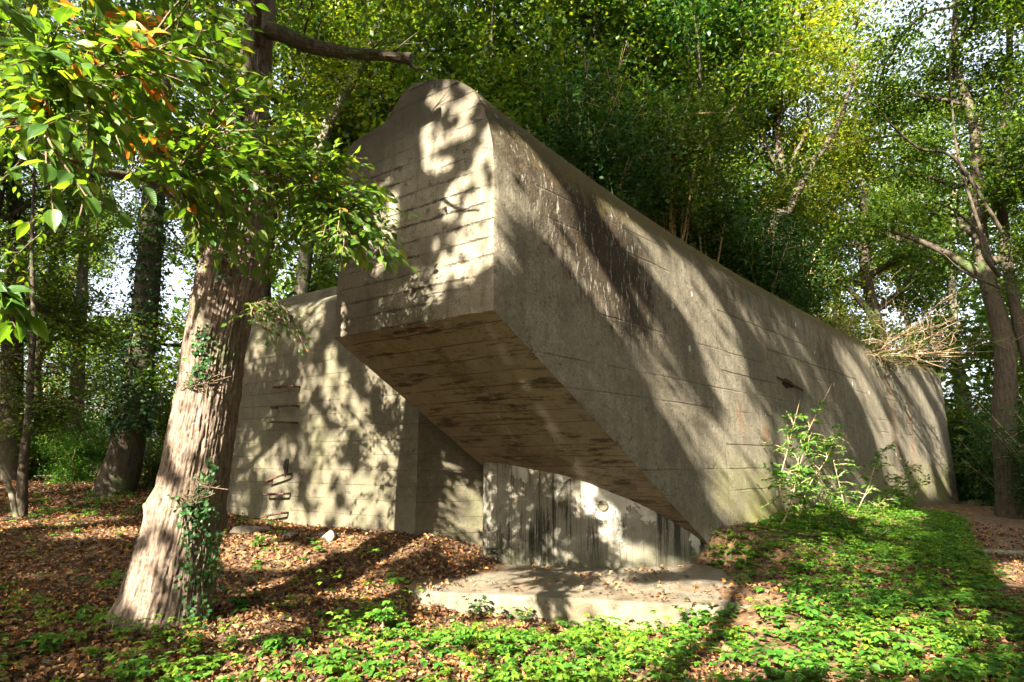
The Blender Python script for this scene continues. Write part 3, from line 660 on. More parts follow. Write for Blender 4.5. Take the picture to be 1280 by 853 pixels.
rng = np.random.default_rng(5)
tw = MB(); lv, lvo = [], []
bw = MB()
def bough(pts, r0, r1, n=40):
    p = spline(pts, n); V, Fq = tube(p, np.linspace(r0, r1, n), 10); bw.add(V, Fq); return p
b1 = bough([tpath[330], at(210, 240, 6.6), at(130, 215, 6.0), at(60, 182, 5.4), at(-10, 145, 4.9), at(-120, 90, 4.4)], .06, .03)
b2 = bough([tpath[430], at(240, -60, 5.8), at(160, -70, 4.4), at(90, -60, 3.4), at(0, -40, 2.7), at(-90, -20, 2.4)], .06, .015)
b3 = bough([tpath[470], at(330, -80, 5.6), at(380, -50, 5.0), at(430, -40, 4.8)], .05, .012)
b4 = bough([tpath[345], at(300, 245, 6.2), at(330, 215, 5.4), at(380, 235, 5.0), at(420, 262, 4.9)], .035, .008)
b5 = bough([tpath[400], at(240, 60, 5.6), at(190, 70, 4.3), at(130, 90, 3.4), at(70, 120, 2.9)], .04, .008)
b7 = bough([tpath[500], at(400, -120, 7.4), at(480, -60, 8.0), at(560, -20, 8.6)], .07, .012)
b8 = bough([tpath[520], at(420, -200, 8), at(600, -130, 8.8), at(700, -60, 9.4)], .07, .012)
b6 = bough([tpath[380], at(270, 150, 5.4), at(240, 190, 4.4), at(215, 220, 3.8)], .03, .006)
bl = np.concatenate([b1[12:], b2[10:], b3[10:], b4[8:], b5[10:], b6[8:]])
def near_root(tip, maxd=1.3):
    d = np.linalg.norm(bl - tip[None], axis=1); c_ = bl[np.argmin(d)]
    if d.min() > maxd: c_ = tip + (c_ - tip) / d.min() * maxd
    return c_
NEAR = [(62, 172, 2.7), (110, 176, 2.7), (135, 108, 2.7), (60, 62, 2.5), (14, 82, 2.3), (10, 95, 2.3), (58, 205, 2.6), (108, 246, 2.6), (66, 262, 2.7), (100, 270, 2.7), (150, 182, 2.8), (135, 170, 2.9), (205, 215, 3.3), (230, 230, 3.4), (212, 236, 3.4), (250, 235, 3.5), (240, 78, 3.0), (215, 52, 3.0), (290, 48, 3.4), (330, 152, 3.9), (370, 188, 4.2), (395, 205, 4.4), (438, 272, 4.8), (486, 298, 5.0), (470, 290, 5.0), (455, 325, 5.0), (385, 258, 4.5), (400, 300, 4.7), (330, 240, 4.0), (290, 300, 4.4), (255, 330, 4.1), (245, 300, 4.0), (300, 330, 4.6), (200, 140, 3.2), (185, 42, 3.0), (120, 20, 2.8), (75, 30, 2.6), (160, 70, 2.9), (30, 20, 2.5), (95, 120, 2.8), (265, 110, 3.3), (300, 190, 3.8), (345, 205, 4.1), (420, 180, 4.6), (265, 160, 3.4), (350, 290, 4.6), (310, 270, 4.3), (18, 385, 2.5), (35, 398, 2.6), (20, 410, 2.6)]
for (x, y, d) in NEAR:
    tip = at(x, y, d); rt = near_root(tip, .75) if y < 360 else at(-40, 350, 2.5)
    og = .75 if (85 < x < 250 and 20 < y < 200 and rng.random() < .2) else .02
    spray(rng, rt, tip, 11, .125, tw, lv, og, lvo)
k = 0
while k < 430:
    x, y = rng.uniform(-30, 500), rng.uniform(-40, 345)
    lim = 345 if x < 120 else (345 if x > 225 else 300)
    if x > 320: lim = 345 - (x - 320) * .08
    top = -40 if x < 330 else 60 + (x - 330) * 1.15
    if not (top < y < lim): continue
    if x < 225 and y > 200 and rng.random() < .9: continue
    if 225 < x < 330 and y > 290 and rng.random() < .5: continue
    d = rng.uniform(3.2, 6.7) if x < 330 else rng.uniform(4.2, 6.3)
    tip = at(x, y, d); og = .8 if (100 < x < 260 and 10 < y < 210 and rng.random() < .14) else .01
    spray(rng, near_root(tip, .7), tip, 10, .11, tw, lv, og, lvo); k += 1
for q in range(90):
    bb = b7 if q % 2 else b8; p_ = bb[rng.integers(12, 40)]; tip = p_ + np.array([rng.normal() * .55, rng.normal() * .4, -abs(rng.normal()) * .5 - .1])
    spray(rng, p_, tip, 9, .10, tw, lv, .04, lvo)
for q in range(14):
    tip = at(rng.uniform(325, 385), rng.uniform(385, 440), 6.3 + rng.uniform(-.3, .2)); spray(rng, at(318, 380, 6.6), tip, 9, .08, tw, lv, .05, lvo)
def leaf_mesh(name, lst, T, uv=False):
    P, A, N, S = [np.concatenate([l[i] for l in lst]) for i in range(4)]
    V, Fc = place(T, P, A, N, S)
    return mesh_from(name, V, [Fc], True, np.tile(T[0][:, :2], (len(P), 1)) if uv else None)
bo = link('bough', bw.mesh('bough', True), M['bark_dark'], big)
link('twig', tw.mesh('twig', True), M['twig'], big)
fo_ = link('foliage', leaf_mesh('foliage', lv, LEAFB, True), M['leaf_near'], big)
og_ = link('withered_foliage', leaf_mesh('withered_foliage', lvo, LEAFB, True), M['leaf_orange'], big); og_['label'] = 'withered orange leaves among the green'

# ---- generic woodland trees
def gen_tree(seed, h, r0, lo, cr, n_limb=17, per=80, lsize=.15, leaf=LEAF2, lean=(0, 0), spread=.50, flat=.34):
    r = np.random.default_rng(seed); wood = MB(); ends = []
    m = 9; tz = np.linspace(0, h * .9, m); wob = np.cumsum(r.normal(size=(m, 2)) * .16 * (h / 15), axis=0) + np.outer(np.linspace(0, 1, m) ** 1.2, lean)
    tp_ = spline(np.column_stack([wob[:, 0] - wob[0, 0], wob[:, 1] - wob[0, 1], tz]), 40)
    rr = r0 * (1 - .88 * np.linspace(0, 1, 40)) ; rr[:4] *= np.array([1.5, 1.25, 1.1, 1.03]); V, Fq = tube(tp_, rr, 12); wood.add(V, Fq)
    for i in range(n_limb):
        f = lo + (1 - lo) * (i + r.uniform(0, .8)) / n_limb; k = int(min(f, .98) * 39); p0 = tp_[k]; az = i * 2.4 + r.uniform(-.5, .5)
        Ls = cr * (1.05 - .75 * max(0, (f - lo) / (1 - lo) - .25)) * r.uniform(.75, 1.15); el = r.uniform(.15, .75)
        dr = np.array([math.cos(az) * math.cos(el), math.sin(az) * math.cos(el), math.sin(el)])
        pts = [p0]
        for q in range(4):
            dr = nrm(dr + r.normal(size=3) * .28 + np.array([0, 0, .08])); pts.append(pts[-1] + dr * Ls / 4)
        lp_ = spline(pts, 14); V, Fq = tube(lp_, np.linspace(max(rr[k] * .62, .05), .014, 14), 7); wood.add(V, Fq)
        for q in range(6):
            j = int(r.uniform(.25, 1) * 12); d2 = nrm(nrm(lp_[j + 1] - lp_[j]) * .6 + r.normal(size=3) * .75 + [0, 0, .1]); L2 = Ls * r.uniform(.22, .42)
            p2 = spline([lp_[j], lp_[j] + d2 * L2 * .5 + r.normal(size=3) * .08, lp_[j] + d2 * L2 + [0, 0, -.08 * L2]], 8); V, Fq = tube(p2, np.linspace(.022, .006, 8), 5); wood.add(V, Fq)
            for w_ in range(3):
                e = p2[int(r.uniform(.4, 1) * 7)] + r.normal(size=3) * .25 * [1, 1, .6]; ends.append(e)
            ends.append(p2[-1])
    En = np.array(ends); n = len(En) * per; P = np.repeat(En, per, 0) + r.normal(size=(n, 3)) * spread * [1, 1, flat] * np.repeat(r.uniform(.55, 1.3, len(En)), per)[:, None]
    A = nrm(r.normal(size=(n, 3)) * [1, 1, .5] + [0, 0, -.25]); N = nrm(np.array([0, 0, 1.0]) + r.normal(size=(n, 3)) * .42)
    V, Fc = place(leaf, P, A, N, lsize * r.uniform(.6, 1.2, n))
    return wood.mesh('trunk', True), mesh_from('crown', V, [Fc], True)

def gen_shrub(seed, h, rad, stems=14, per=60, lsize=.075, bare=.4, spread=.3, thick=.030):
    r = np.random.default_rng(seed); wood = MB(); ends = []
    for i in range(stems):
        az = r.uniform(0, 6.28); rd = rad * r.uniform(.2, 1); p0 = np.array([math.cos(az) * rad * .2 * r.random(), math.sin(az) * rad * .2 * r.random(), -.1])
        e = np.array([math.cos(az) * rd, math.sin(az) * rd, h * r.uniform(.6, 1.0)]); md = p0 * .5 + e * .5 + r.normal(size=3) * .18 - np.array([math.cos(az), math.sin(az), 0]) * rd * .18
        p = spline([p0, md, e], 16); V, Fq = tube(p, np.linspace(thick * r.uniform(.6, 1.3), .006, 16), 6); wood.add(V, Fq)
        for q in range(7):
            j = int(r.uniform(bare, 1) * 14); d2 = nrm(nrm(p[j + 1] - p[j]) * .5 + r.normal(size=3) * .8); L2 = h * r.uniform(.1, .26)
            p2 = spline([p[j], p[j] + d2 * L2 * .5 + [0, 0, .04], p[j] + d2 * L2], 6); V, Fq = tube(p2, np.linspace(.009, .003, 6), 4); wood.add(V, Fq)
            ends += [p2[-1], p2[3]]
    En = np.array(ends); n = len(En) * per; P = np.repeat(En, per, 0) + r.normal(size=(n, 3)) * spread * [1, 1, .7] * np.repeat(r.uniform(.5, 1.3, len(En)), per)[:, None]
    P[:, 2] = np.maximum(P[:, 2], .02)
    A = nrm(r.normal(size=(n, 3)) * [1, 1, .6] + [0, 0, -.2]); N = nrm(np.array([0, 0, .8]) + r.normal(size=(n, 3)) * .6)
    V, Fc = place(LEAF2, P, A, N, lsize * r.uniform(.6, 1.2, n))
    return wood.mesh('stem', True), mesh_from('leaves', V, [Fc], True)

VAR = {}
def obj_from(var, name, parts, label, cat, loc, rz, sc, mats, group):
    r = thing(name, label, cat, loc, group); r.rotation_euler = (0, 0, rz); r.scale = (sc, sc, sc) if np.isscalar(sc) else sc
    for pn, me, mt in zip(parts, var, mats):
        o = bpy.data.objects.new(pn, me); COL.objects.link(o); o.parent = r
        if not me.materials: me.materials.append(mt)
        o.material_slots[0].link = 'OBJECT'; o.material_slots[0].material = mt
    return r
for i, (h, r0, lo, cr) in enumerate([(17, .30, .22, 4.4), (19, .34, .35, 4.8), (15, .24, .15, 4.0), (18, .26, .45, 4.6)]): VAR['tree', i] = gen_tree(40 + i, h, r0, lo, cr)
for i, (h, rad, bare) in enumerate([(4.6, 2.1, .45), (3.8, 1.9, .25), (5.4, 2.3, .5)]): VAR['shrub', i] = gen_shrub(70 + i, h, rad, 24, 44, .115, bare, .36)
VAR['bush', 0] = gen_shrub(90, 2.0, 1.2, 16, 60, .07, .1, .22, .012); VAR['bush', 1] = gen_shrub(91, 2.8, 1.6, 18, 60, .08, .1, .28, .016)

def at_ground(px, Y):
    x = (px - 640) / F * (Y * math.cos(TH)); return (x, Y, float(gz(np.array([x]), np.array([Y]))[0]))
# px, depth, variant, scale, leaf, bark, label
TREES = [
 (35, 22, 2, .95, 'leaf_mid', 'bark_dark', 'slim dark woodland tree at the far left edge of the clearing'),
 (-60, 17, 0, .9, 'leaf_mid', 'bark_dark', 'shady tree at the very left edge beside the leaf-covered clearing'),
 (372, 21, 3, .95, 'leaf_yellow', 'bark_pale', 'tall yellow-green tree rising behind the low wing of the bunker'),
 (455, 27, 1, 1.05, 'leaf_yellow', 'bark_dark', 'yellow-green tree rising left of the rounded prow top'),
 (560, 24, 0, 1.0, 'leaf_mid', 'bark_dark', 'deep green tree straight behind the rounded prow top'),
 (660, 19, 2, 1.05, 'leaf_mid', 'bark_dark', 'deep green tree just right of the rounded prow top'),
 (760, 23, 1, 1.0, 'leaf_dark', 'bark_dark', 'dark tree in the middle of the wood behind the roof'),
 (850, 20, 0, 1.0, 'leaf_mid', 'bark_dark', 'dense green tree behind the bare shrub stems on the roof'),
 (1258, 19, 1, 1.05, 'leaf_mid', 'bark_dark', 'large dark-limbed tree at the right edge beside the path'),
 (1385, 25, 0, 1.0, 'leaf_mid', 'bark_dark', 'leafy tree leaning in from the right edge over the path'),
 (620, 33, 1, 1.35, 'leaf_mid', 'bark_dark', 'distant tall tree closing the view above the prow'),
 (715, 34, 0, 1.4, 'leaf_mid', 'bark_dark', 'distant tree showing through the shrubs above the black stain'),
 (810, 35, 2, 1.55, 'leaf_mid', 'bark_dark', 'distant tree behind the middle of the roof thicket'),
 (700, 27, 3, 1.0, 'leaf_mid', 'bark_dark', 'green tree half hidden behind the top of the prow'),
]
TREES += [
 (930, 27, 3, 1.15, 'leaf_yellow', 'bark_dark', 'open sunlit tree under the white gap at the top edge'),
 (1110, 29, 1, 1.25, 'leaf_mid', 'bark_dark', 'tall green tree under the right side of the white sky gap'),
 (1075, 31, 2, 1.25, 'leaf_yellow', 'bark_dark', 'low-crowned yellowing tree filling the gap behind the dry canes'),
 (1150, 37, 2, 1.3, 'leaf_mid', 'bark_dark', 'low-crowned green tree far behind the end of the roof'),
 (235, 26, 2, 1.0, 'leaf_yellow', 'bark_dark', 'low-boughed yellow-green tree just behind the big trunk'),
 (60, 31, 2, 1.1, 'leaf_mid', 'bark_dark', 'low-boughed green tree behind the crooked sapling'),
 (-1500, 4.2, 1, .9, 'leaf_mid', 'bark_dark', 'tall added shading tree out of view on the left, level with the viewer'),  # unseen side trees from here to the dark one, added to cut sky light
 (-1050, 7.0, 0, 1.0, 'leaf_mid', 'bark_dark', 'full-crowned added shading tree out of view to the left'),
 (-620, 12.0, 0, 1.0, 'leaf_mid', 'bark_dark', 'low-boughed added shading tree out of view left of the ivy-clad tree'),
 (2900, 4.5, 2, 1.0, 'leaf_mid', 'bark_dark', 'bushy added shading tree out of view on the right, level with the viewer'),
 (2050, 8.0, 0, 1.0, 'leaf_mid', 'bark_dark', 'tall added shading tree out of view across the path'),
 (1650, 13.0, 1, 1.0, 'leaf_mid', 'bark_dark', 'added shading tree just out of view across the path, beyond the log'),
 (-700, 9.5, 0, .9, 'leaf_mid', 'bark_dark', 'added shading tree standing outside the left edge, nearest the viewer'),
 (-520, 13, 2, 1.1, 'leaf_mid', 'bark_dark', 'bushy-crowned added shading tree outside the left of the view'),
 (-330, 14.5, 3, 1.0, 'leaf_dark', 'bark_dark', 'dark added shading tree outside the left edge, past the leaf litter'),
 (480, 19.5, 0, 1.15, 'leaf_mid', 'bark_dark', 'broad tree with low boughs behind the left notch of the prow'),
 (590, 18.5, 2, 1.35, 'leaf_mid', 'bark_dark', 'tall tree whose crown hangs over the prow top'),
 (740, 17.5, 0, 1.2, 'leaf_mid', 'bark_dark', 'tall green tree over the prow end of the roof thicket'),
 (820, 19, 3, 1.3, 'leaf_dark', 'bark_dark', 'dark high-crowned tree above the middle of the thicket'),
 (905, 22.5, 1, 1.3, 'leaf_mid', 'bark_dark', 'tall tree with an open crown left of the bright sky gap'),
 (1000, 25, 3, 1.35, 'leaf_yellow', 'bark_dark', 'high yellow-green crown touching the top edge of the sky gap'),
 (1212, 36, 3, 1.3, 'leaf_mid', 'bark_dark', 'tall tree behind the bare trunk at the wall end'),
 (330, 19, 3, 1.25, 'leaf_mid', 'bark_dark', 'tall tree close behind the bunker wing and the big trunk'),
 (400, 24, 1, 1.25, 'leaf_yellow', 'bark_dark', 'yellowing tree behind the broken limb'),
]
for j, (px, Y, v, sc, lf, bk_, lab) in enumerate(TREES):
    loc = at_ground(px, Y)
    obj_from(VAR['tree', v], 'woodland_tree', ('trunk', 'crown'), lab, 'tree', loc, j * 1.9 + .4, (sc, sc, sc * 1.18), (M[bk_], M[lf]), 'trees of the wood around the bunker')

# shrubs growing on the roof behind the long wall
def on_roof(t, s, z): p = B * [1, 1, 0] + D * t + E_ * s; return (p[0], p[1], z)
ROOF = [(5.0, 2.2, 5.7, 0, .9, 'leaf_dark', 'dark leafy shrub nearest the prow, rooted on the bunker roof'),
        (7.6, 1.7, 5.7, 2, .95, 'leaf_mid', 'tall shrub with many bare stems on the roof above the black stain'),
        (10.2, 2.0, 5.65, 0, 1.0, 'leaf_dark', 'dark shrub with arching bare stems in the middle of the roof'),
        (12.4, 1.5, 5.6, 1, .9, 'leaf_dark', 'low rounded dark shrub overhanging the roof edge'),
        (15.2, 1.7, 5.6, 1, 1.05, 'leaf_dark', 'glossy dark shrub on the roof left of the dry canes'),
        (12.5, 4.6, 5.7, 2, 1.15, 'leaf_mid', 'taller green shrub set back on the roof among the others'),
        (18.3, 2.6, 5.5, 0, 1.0, 'leaf_mid', 'green shrub on the far roof behind the dry canes'),
        (8.5, 5.0, 5.8, 2, 1.25, 'leaf_mid', 'tallest shrub at the back of the roof thicket'),
        (22.0, 2.4, 5.3, 1, .8, 'leaf_yellow', 'yellowish shrub on the far end of the roof')]
for j, (t, s, z, v, sc, lf, lab) in enumerate(ROOF):
    obj_from(VAR['shrub', v], 'roof_shrub', ('stem', 'leaves'), lab, 'shrub', on_roof(t, s, z), j * 1.3, sc, (M['stem'], M[lf]), 'shrubs growing on the bunker roof')

# understorey bushes
BUSH = [(20, 19, 1, 1.3, 'leaf_mid', 'broad green bush at the left edge under the trees'),
        (95, 16.5, 0, .8, 'leaf_ground', 'small bright bush left of the ivy-clad trunk'),
        (205, 15.6, 0, .55, 'leaf_mid', 'low bush at the foot of the ivy-clad tree beside the big trunk'),
        (60, 26, 1, 1.6, 'leaf_dark', 'dark holly-like bush in the far left understorey'),
        (150, 28, 1, 1.3, 'leaf_mid', 'distant bush behind the ivy-clad trunk'),
        (225, 24, 1, 1.5, 'leaf_mid', 'distant bush glimpsed left of the big trunk'),
        (1222, 33, 1, 1.6, 'leaf_dark', 'dark bush at the end of the wall beside the path'),
        (1312, 24, 1, 1.6, 'leaf_dark', 'dark tall bush at the right edge past the path'),
        (1240, 32, 1, 2.0, 'leaf_dark', 'black-green bush deepest in the wood over the path'),
        (1330, 28, 1, 1.8, 'leaf_dark', 'dark bush leaning in from beyond the right edge'),
        (1328, 17.5, 1, 1.15, 'leaf_dark', 'dark bush beside the path in front of the gnarled tree'),
        (1258, 24, 0, 1.5, 'leaf_dark', 'dark bush between the bare trunk and the path end'),
        (1320, 20, 1, 1.6, 'leaf_dark', 'tall dark bush at the right edge over the path'),
        (1200, 36, 1, 2.3, 'leaf_dark', 'tall black-green bush right behind the far corner of the wall'),
        (1180, 38, 1, 2.2, 'leaf_dark', 'shadowy bush filling the gap behind the wall end')]
for j, (px, Y, v, sc, lf, lab) in enumerate(BUSH):
    obj_from(VAR['bush', v], 'bush', ('stem', 'leaves'), lab, 'bush', at_ground(px, Y), j * 2.1, sc, (M['stem'], M[lf]), 'bushes under the trees')

# single trunks
def single_tree(name, label, pts, Y, rad, bark, seed, nl=0, leafm=None, lsize=.09, seg=16, group=None):
    r_ = thing(name, label, 'tree', (0, 0, 0), group)
    P = np.array([[*at(x, y, Y + dy)] for x, y, dy in pts]); P[0][2] = min(P[0][2], float(gz(P[0:1, 0], P[0:1, 1])[0]) - .1)
    p = spline(P, 60); V, Fq = tube(p, np.interp(np.linspace(0, 1, 60), np.linspace(0, 1, len(rad)), rad), seg, bark_disp(seed, rad[0] * .04, seg, 12)); m_ = MB(); m_.add(V, Fq)
    r = np.random.default_rng(seed); ends = []
    for q in range(nl):
        j = int(r.uniform(.35, 1) * 58); az = r.uniform(0, 6.28); d2 = nrm(np.array([math.cos(az), math.sin(az), r.uniform(-.1, .6)])); L2 = r.uniform(.7, 2.0)
        p2 = spline([p[j], p[j] + d2 * L2 * .5 + r.normal(size=3) * .12, p[j] + d2 * L2 + [0, 0, -.1]], 8); V, Fq = tube(p2, np.linspace(.018, .005, 8), 5); m_.add(V, Fq); ends += [p2[-1], p2[4], p2[6]]
    link('trunk', m_.mesh('trunk', True), M[bark], r_)
    if nl:
        En = np.array(ends); n = len(En) * 60; Pp = np.repeat(En, 60, 0) + r.normal(size=(n, 3)) * .33 * [1, 1, .6]
        V, Fc = place(LEAF2, Pp, nrm(r.normal(size=(n, 3)) * [1, 1, .5]), nrm(np.array([0, 0, 1.0]) + r.normal(size=(n, 3)) * .5), lsize * r.uniform(.6, 1.2, n))
        link('crown', mesh_from('crown', V, [Fc], True), M[leafm], r_)
    return r_, p
ivt, ip = single_tree('ivy_clad_tree', 'dark leaning tree with its upper trunk wrapped in ivy, left of the big tree', [(143, 606, 0), (155, 575, 0), (163, 530, 0), (172, 480, .1), (182, 380, .2), (190, 280, .3), (196, 180, .4), (206, 40, .5), (212, -150, .6), (215, -400, .8)], 15.0, [.48, .38, .33, .30, .27, .22, .14], 'bark_dark', 21, 40, 'leaf_mid', .1)
r = np.random.default_rng(31); n = 5200; f = r.uniform(.20, .62, n) * 59; i0 = f.astype(int); th = r.uniform(0, 6.28, n); rr_ = np.interp(f / 59, np.linspace(0, 1, 7), [.48, .38, .33, .30, .27, .22, .14]) + np.abs(r.normal(size=n)) * .13
Pn = ip[i0] + np.stack([np.cos(th) * rr_, np.sin(th) * rr_, r.uniform(-.1, .1, n)], -1); out = np.stack([np.cos(th), np.sin(th), 0 * th + .3], -1)
V, Fc = place(LEAF2, Pn, nrm(r.normal(size=(n, 3)) * .6 + [0, 0, -.6]), nrm(out + r.normal(size=(n, 3)) * .4), .11 * r.uniform(.6, 1.2, n))
ivo = link('ivy', mesh_from('ivy', V, [Fc], True), M['leaf_ivy'], ivt)
single_tree('sapling_tree', 'thin sapling with a crooked mossy stem at the left of the clearing', [(30, 632, 0), (28, 600, 0), (31, 560, 0), (36, 520, 0), (38, 470, .1), (42, 400, .1), (40, 300, .2), (46, 150, .2)], 12.6, [.11, .085, .07, .05, .02], 'bark_dark', 22, 26, 'leaf_mid', .08)
single_tree('forked_stem', 'thin bare side stem leaning left beside the crooked sapling', [(26, 630, 0), (12, 610, 0), (2, 588, 0), (-14, 570, .1)], 12.5, [.06, .05, .035, .02], 'bark_pale', 23)
single_tree('slender_tree', 'pale slender trunk far behind the sapling and the ivy-clad tree', [(88, 602, 0), (91, 560, 0), (95, 510, 0), (99, 440, 0), (104, 330, .2), (112, 160, .4)], 19.0, [.27, .23, .2, .16, .09], 'bark_pale', 24, 24, 'leaf_yellow', .1)
single_tree('leaning_tree', 'pale grey tree slanting up to the right behind the bunker wing', [(372, 330, 0), (395, 215, 0), (420, 140, 0), (447, 88, .1), (470, 40, .2), (488, -30, .3), (500, -160, .4)], 18.0, [.24, .2, .17, .15, .12, .06], 'bark_pale', 25, 26, 'leaf_yellow', .1)
single_tree('bare_trunk', 'slim bare trunk beside the right end of the bunker wall', [(1234, 648, 0), (1228, 610, 0), (1219, 570, 0), (1208, 510, .1), (1196, 440, .2), (1190, 330, .3), (1196, 180, .4)], 33, [.3, .25, .23, .2, .1], 'bark_pale', 26, 22, 'leaf_mid', .1)
single_tree('dark_tree', 'dark stem with drooping boughs at the upper left corner', [(14, 640, 0), (16, 420, 0), (22, 300, 0), (14, 200, .1), (4, 60, .2), (-4, -200, .3)], 17.5, [.3, .25, .22, .16, .08], 'bark_dark', 27, 34, 'leaf_dark', .1)
gt, gp = single_tree('gnarled_tree', 'gnarled tree with crossing dark limbs against the bright sky right of centre', [(1306, 640, 0), (1290, 480, 0), (1268, 380, 0), (1256, 300, .1), (1250, 200, .2), (1262, 80, .3), (1255, -120, .4)], 18.5, [.19, .17, .15, .12, .07], 'bark_dark', 28, 60, 'leaf_mid', .1)
m_ = MB()
for pts, ra in (([(1250, 345, 17.5), (1232, 322, 17.2), (1222, 290, 17.0), (1190, 262, 16.8), (1160, 250, 16.6)], .13), ([(1253, 290, 17.6), (1195, 200, 17.2), (1150, 186, 17), (1118, 160, 16.8), (1090, 130, 16.6), (1050, 122, 16.4)], .10), ([(1240, 330, 17.5), (1200, 205, 17.4), (1190, 130, 17.2), (1186, 40, 17)], .09), ([(1250, 360, 17.5), (1205, 340, 17.2), (1180, 318, 17)], .08)):
    V, Fq = tube(spline([at(*q) for q in pts], 40), np.linspace(ra * .6, .012, 40), 8); m_.add(V, Fq)
link('limb', m_.mesh('limb', True), M['bark_dark'], gt)
st, sp_ = single_tree('stooping_tree', 'tree with two slanting bare limbs above the far roof', [(935, 420, 0), (965, 300, 0), (985, 265, 0), (1010, 215, .2), (1050, 150, .4), (1075, 60, .6)], 21.5, [.22, .17, .15, .11, .05], 'bark_dark', 29, 22, 'leaf_yellow', .1)

# dry canes heaped on the far roof
r = np.random.default_rng(77); dc = thing('dry_cane_heap', 'heap of dry straw-coloured canes sprawling over the far end of the roof', 'canes')
m_ = MB(); base = at(1085, 442, 19.5)
for q in range(64):
    a = r.uniform(-.3, 1.5); L = r.uniform(.7, 2.6); rt = base + r.normal(size=3) * [1.3, .9, .14] + [.5 * r.random(), 0, 0]
    d = np.array([math.cos(a), r.normal() * .35, math.sin(a)]); e = rt + d * L
    pc = spline([rt, rt * .7 + e * .3 + r.normal(size=3) * L * .07, rt * .35 + e * .65 + r.normal(size=3) * L * .10, e - [0, 0, .15 * L * r.random()] + r.normal(size=3) * L * .08], 12); V, Fq = tube(pc, np.linspace(.016, .003, 12) * r.uniform(.5, 1.3), 4); m_.add(V, Fq)
    for w_ in range(3):
        j = r.integers(3, 10); V, Fq = tube(spline([pc[j], pc[j] + r.normal(size=3) * .12 * L, pc[j] + d * .15 * L + r.normal(size=3) * .2 * L], 6), np.linspace(.007, .002, 6), 4); m_.add(V, Fq)
for q in range(8):
    rt = base + r.normal(size=3) * [.6, .4, .12]; e = rt + np.array([r.uniform(2.5, 4.2), r.normal() * .5, r.uniform(-.1, .35)])
    V, Fq = tube(spline([rt, (rt + e) / 2, e], 7), np.linspace(.035, .01, 7), 5); m_.add(V, Fq)
link('cane', m_.mesh('cane', True), M['dry'], dc)
nq = 2600; Pq = base + r.normal(size=(nq, 3)) * [1.5, .8, .35] + [.6, 0, .25]; Pq = Pq[vn(Pq, 1.6, 9) > -.05]; nq = len(Pq)
V, Fc = place(LEAF2, Pq, nrm(r.normal(size=(nq, 3)) * [1, 1, .5]), nrm(np.array([0, 0, 1.0]) + r.normal(size=(nq, 3)) * .6), .11 * r.uniform(.5, 1.2, nq)); link('leaves', mesh_from('leaves', V, [Fc], True), M['leaf_mid'], dc)

# far wood that closes the view
def far_wood():
    r = np.random.default_rng(99); Ps = []; Ss = []
    for k in range(330):
        az = r.uniform(-1.05, 1.05) if k < 150 else r.uniform(1.05, 5.23); R = r.uniform(38, 62)
        dens = 1.0 if az > -.35 else .7
        if .42 < az < .66 or -.78 < az < -.50: continue
        h = r.uniform(8, 17); n = int(1500 * dens); c = np.array([R * math.sin(az), R * math.cos(az), 0])
        P = r.normal(size=(n, 3)) * [2.2, 2.2, 0] + c
        P[:, 2] = r.random(n) ** .8 * h + .3; cl_ = np.round(P / 1.6) * 1.6; P = cl_ + r.normal(size=(n, 3)) * .45 + vn(cl_, .7, 2)[:, None] * .6
        Ps.append(P); Ss.append(r.uniform(.35, .6, n))
    P = np.concatenate(Ps); S = np.concatenate(Ss); n = len(P)
    V, Fc = place(LEAF2, P, nrm(r.normal(size=(n, 3)) * [1, 1, .5]), nrm(np.array([0, 0, .8]) + r.normal(size=(n, 3)) * .6), S)
    return mesh_from('far_woods', V, [Fc], True)
tag(link('far_woods', far_wood(), M['leaf_mid']), 'hazy green woodland beyond the nearer trees all round the clearing', 'woods', kind='stuff')

# ------------------------------------------------------------------ sapling shrubs before the long wall
def wall_shrub(name, label, stems, seed, lsize=.105):
    r = np.random.default_rng(seed); o = thing(name, label, 'shrub'); tw_ = MB(); l = []
    for pts, dd in stems:
        P = [plane_hit(x, y, B + NW * dd, NW) for x, y in pts]; p = spline(P, 24); V, Fq = tube(p, np.linspace(.014, .004, 24), 6); tw_.add(V, Fq)
        for q in range(30):
            j = int(r.uniform(.2, 1) * 22); d2 = nrm(D * r.normal() + NW * r.normal() * .6 + np.array([0, 0, r.uniform(-.2, .6)])); e = p[j] + d2 * r.uniform(.2, .5)
            spray(r, p[j], e, 8, lsize, tw_, l, 0, None, .08, 1)
    link('stem', tw_.mesh('stem', True), M['stem'], o); link('leaves', leaf_mesh('leaves', l, LEAF6), M['leaf_ground'], o)
wall_shrub('wall_shrub', 'tall spindly sapling with pale stems against the sunlit side wall', [([(985, 665), (992, 600), (1010, 540), (1040, 480)], .5), ([(990, 665), (975, 610), (985, 560), (1000, 500)], .5), ([(962, 672), (985, 640), (1000, 580), (1015, 540)], .6), ([(995, 662), (1010, 610), (1035, 570), (1048, 530)], .5)], 301)
wall_shrub('wall_shrub', 'bushy low shrub right of the spindly sapling at the wall foot', [([(1060, 652), (1050, 610), (1040, 570), (1030, 545)], .5), ([(1065, 652), (1085, 610), (1095, 580), (1110, 555)], .6), ([(1070, 655), (1110, 620), (1135, 590)], .7), ([(1050, 655), (1030, 625), (1020, 590)], .5), ([(1085, 655), (1100, 640), (1125, 610)], .7)], 302)
wall_shrub('wall_shrub', 'small leafy shrub by the far end of the side wall', [([(1120, 650), (1125, 615), (1140, 580)], .7), ([(1125, 650), (1140, 625), (1155, 600)], .7)], 303)

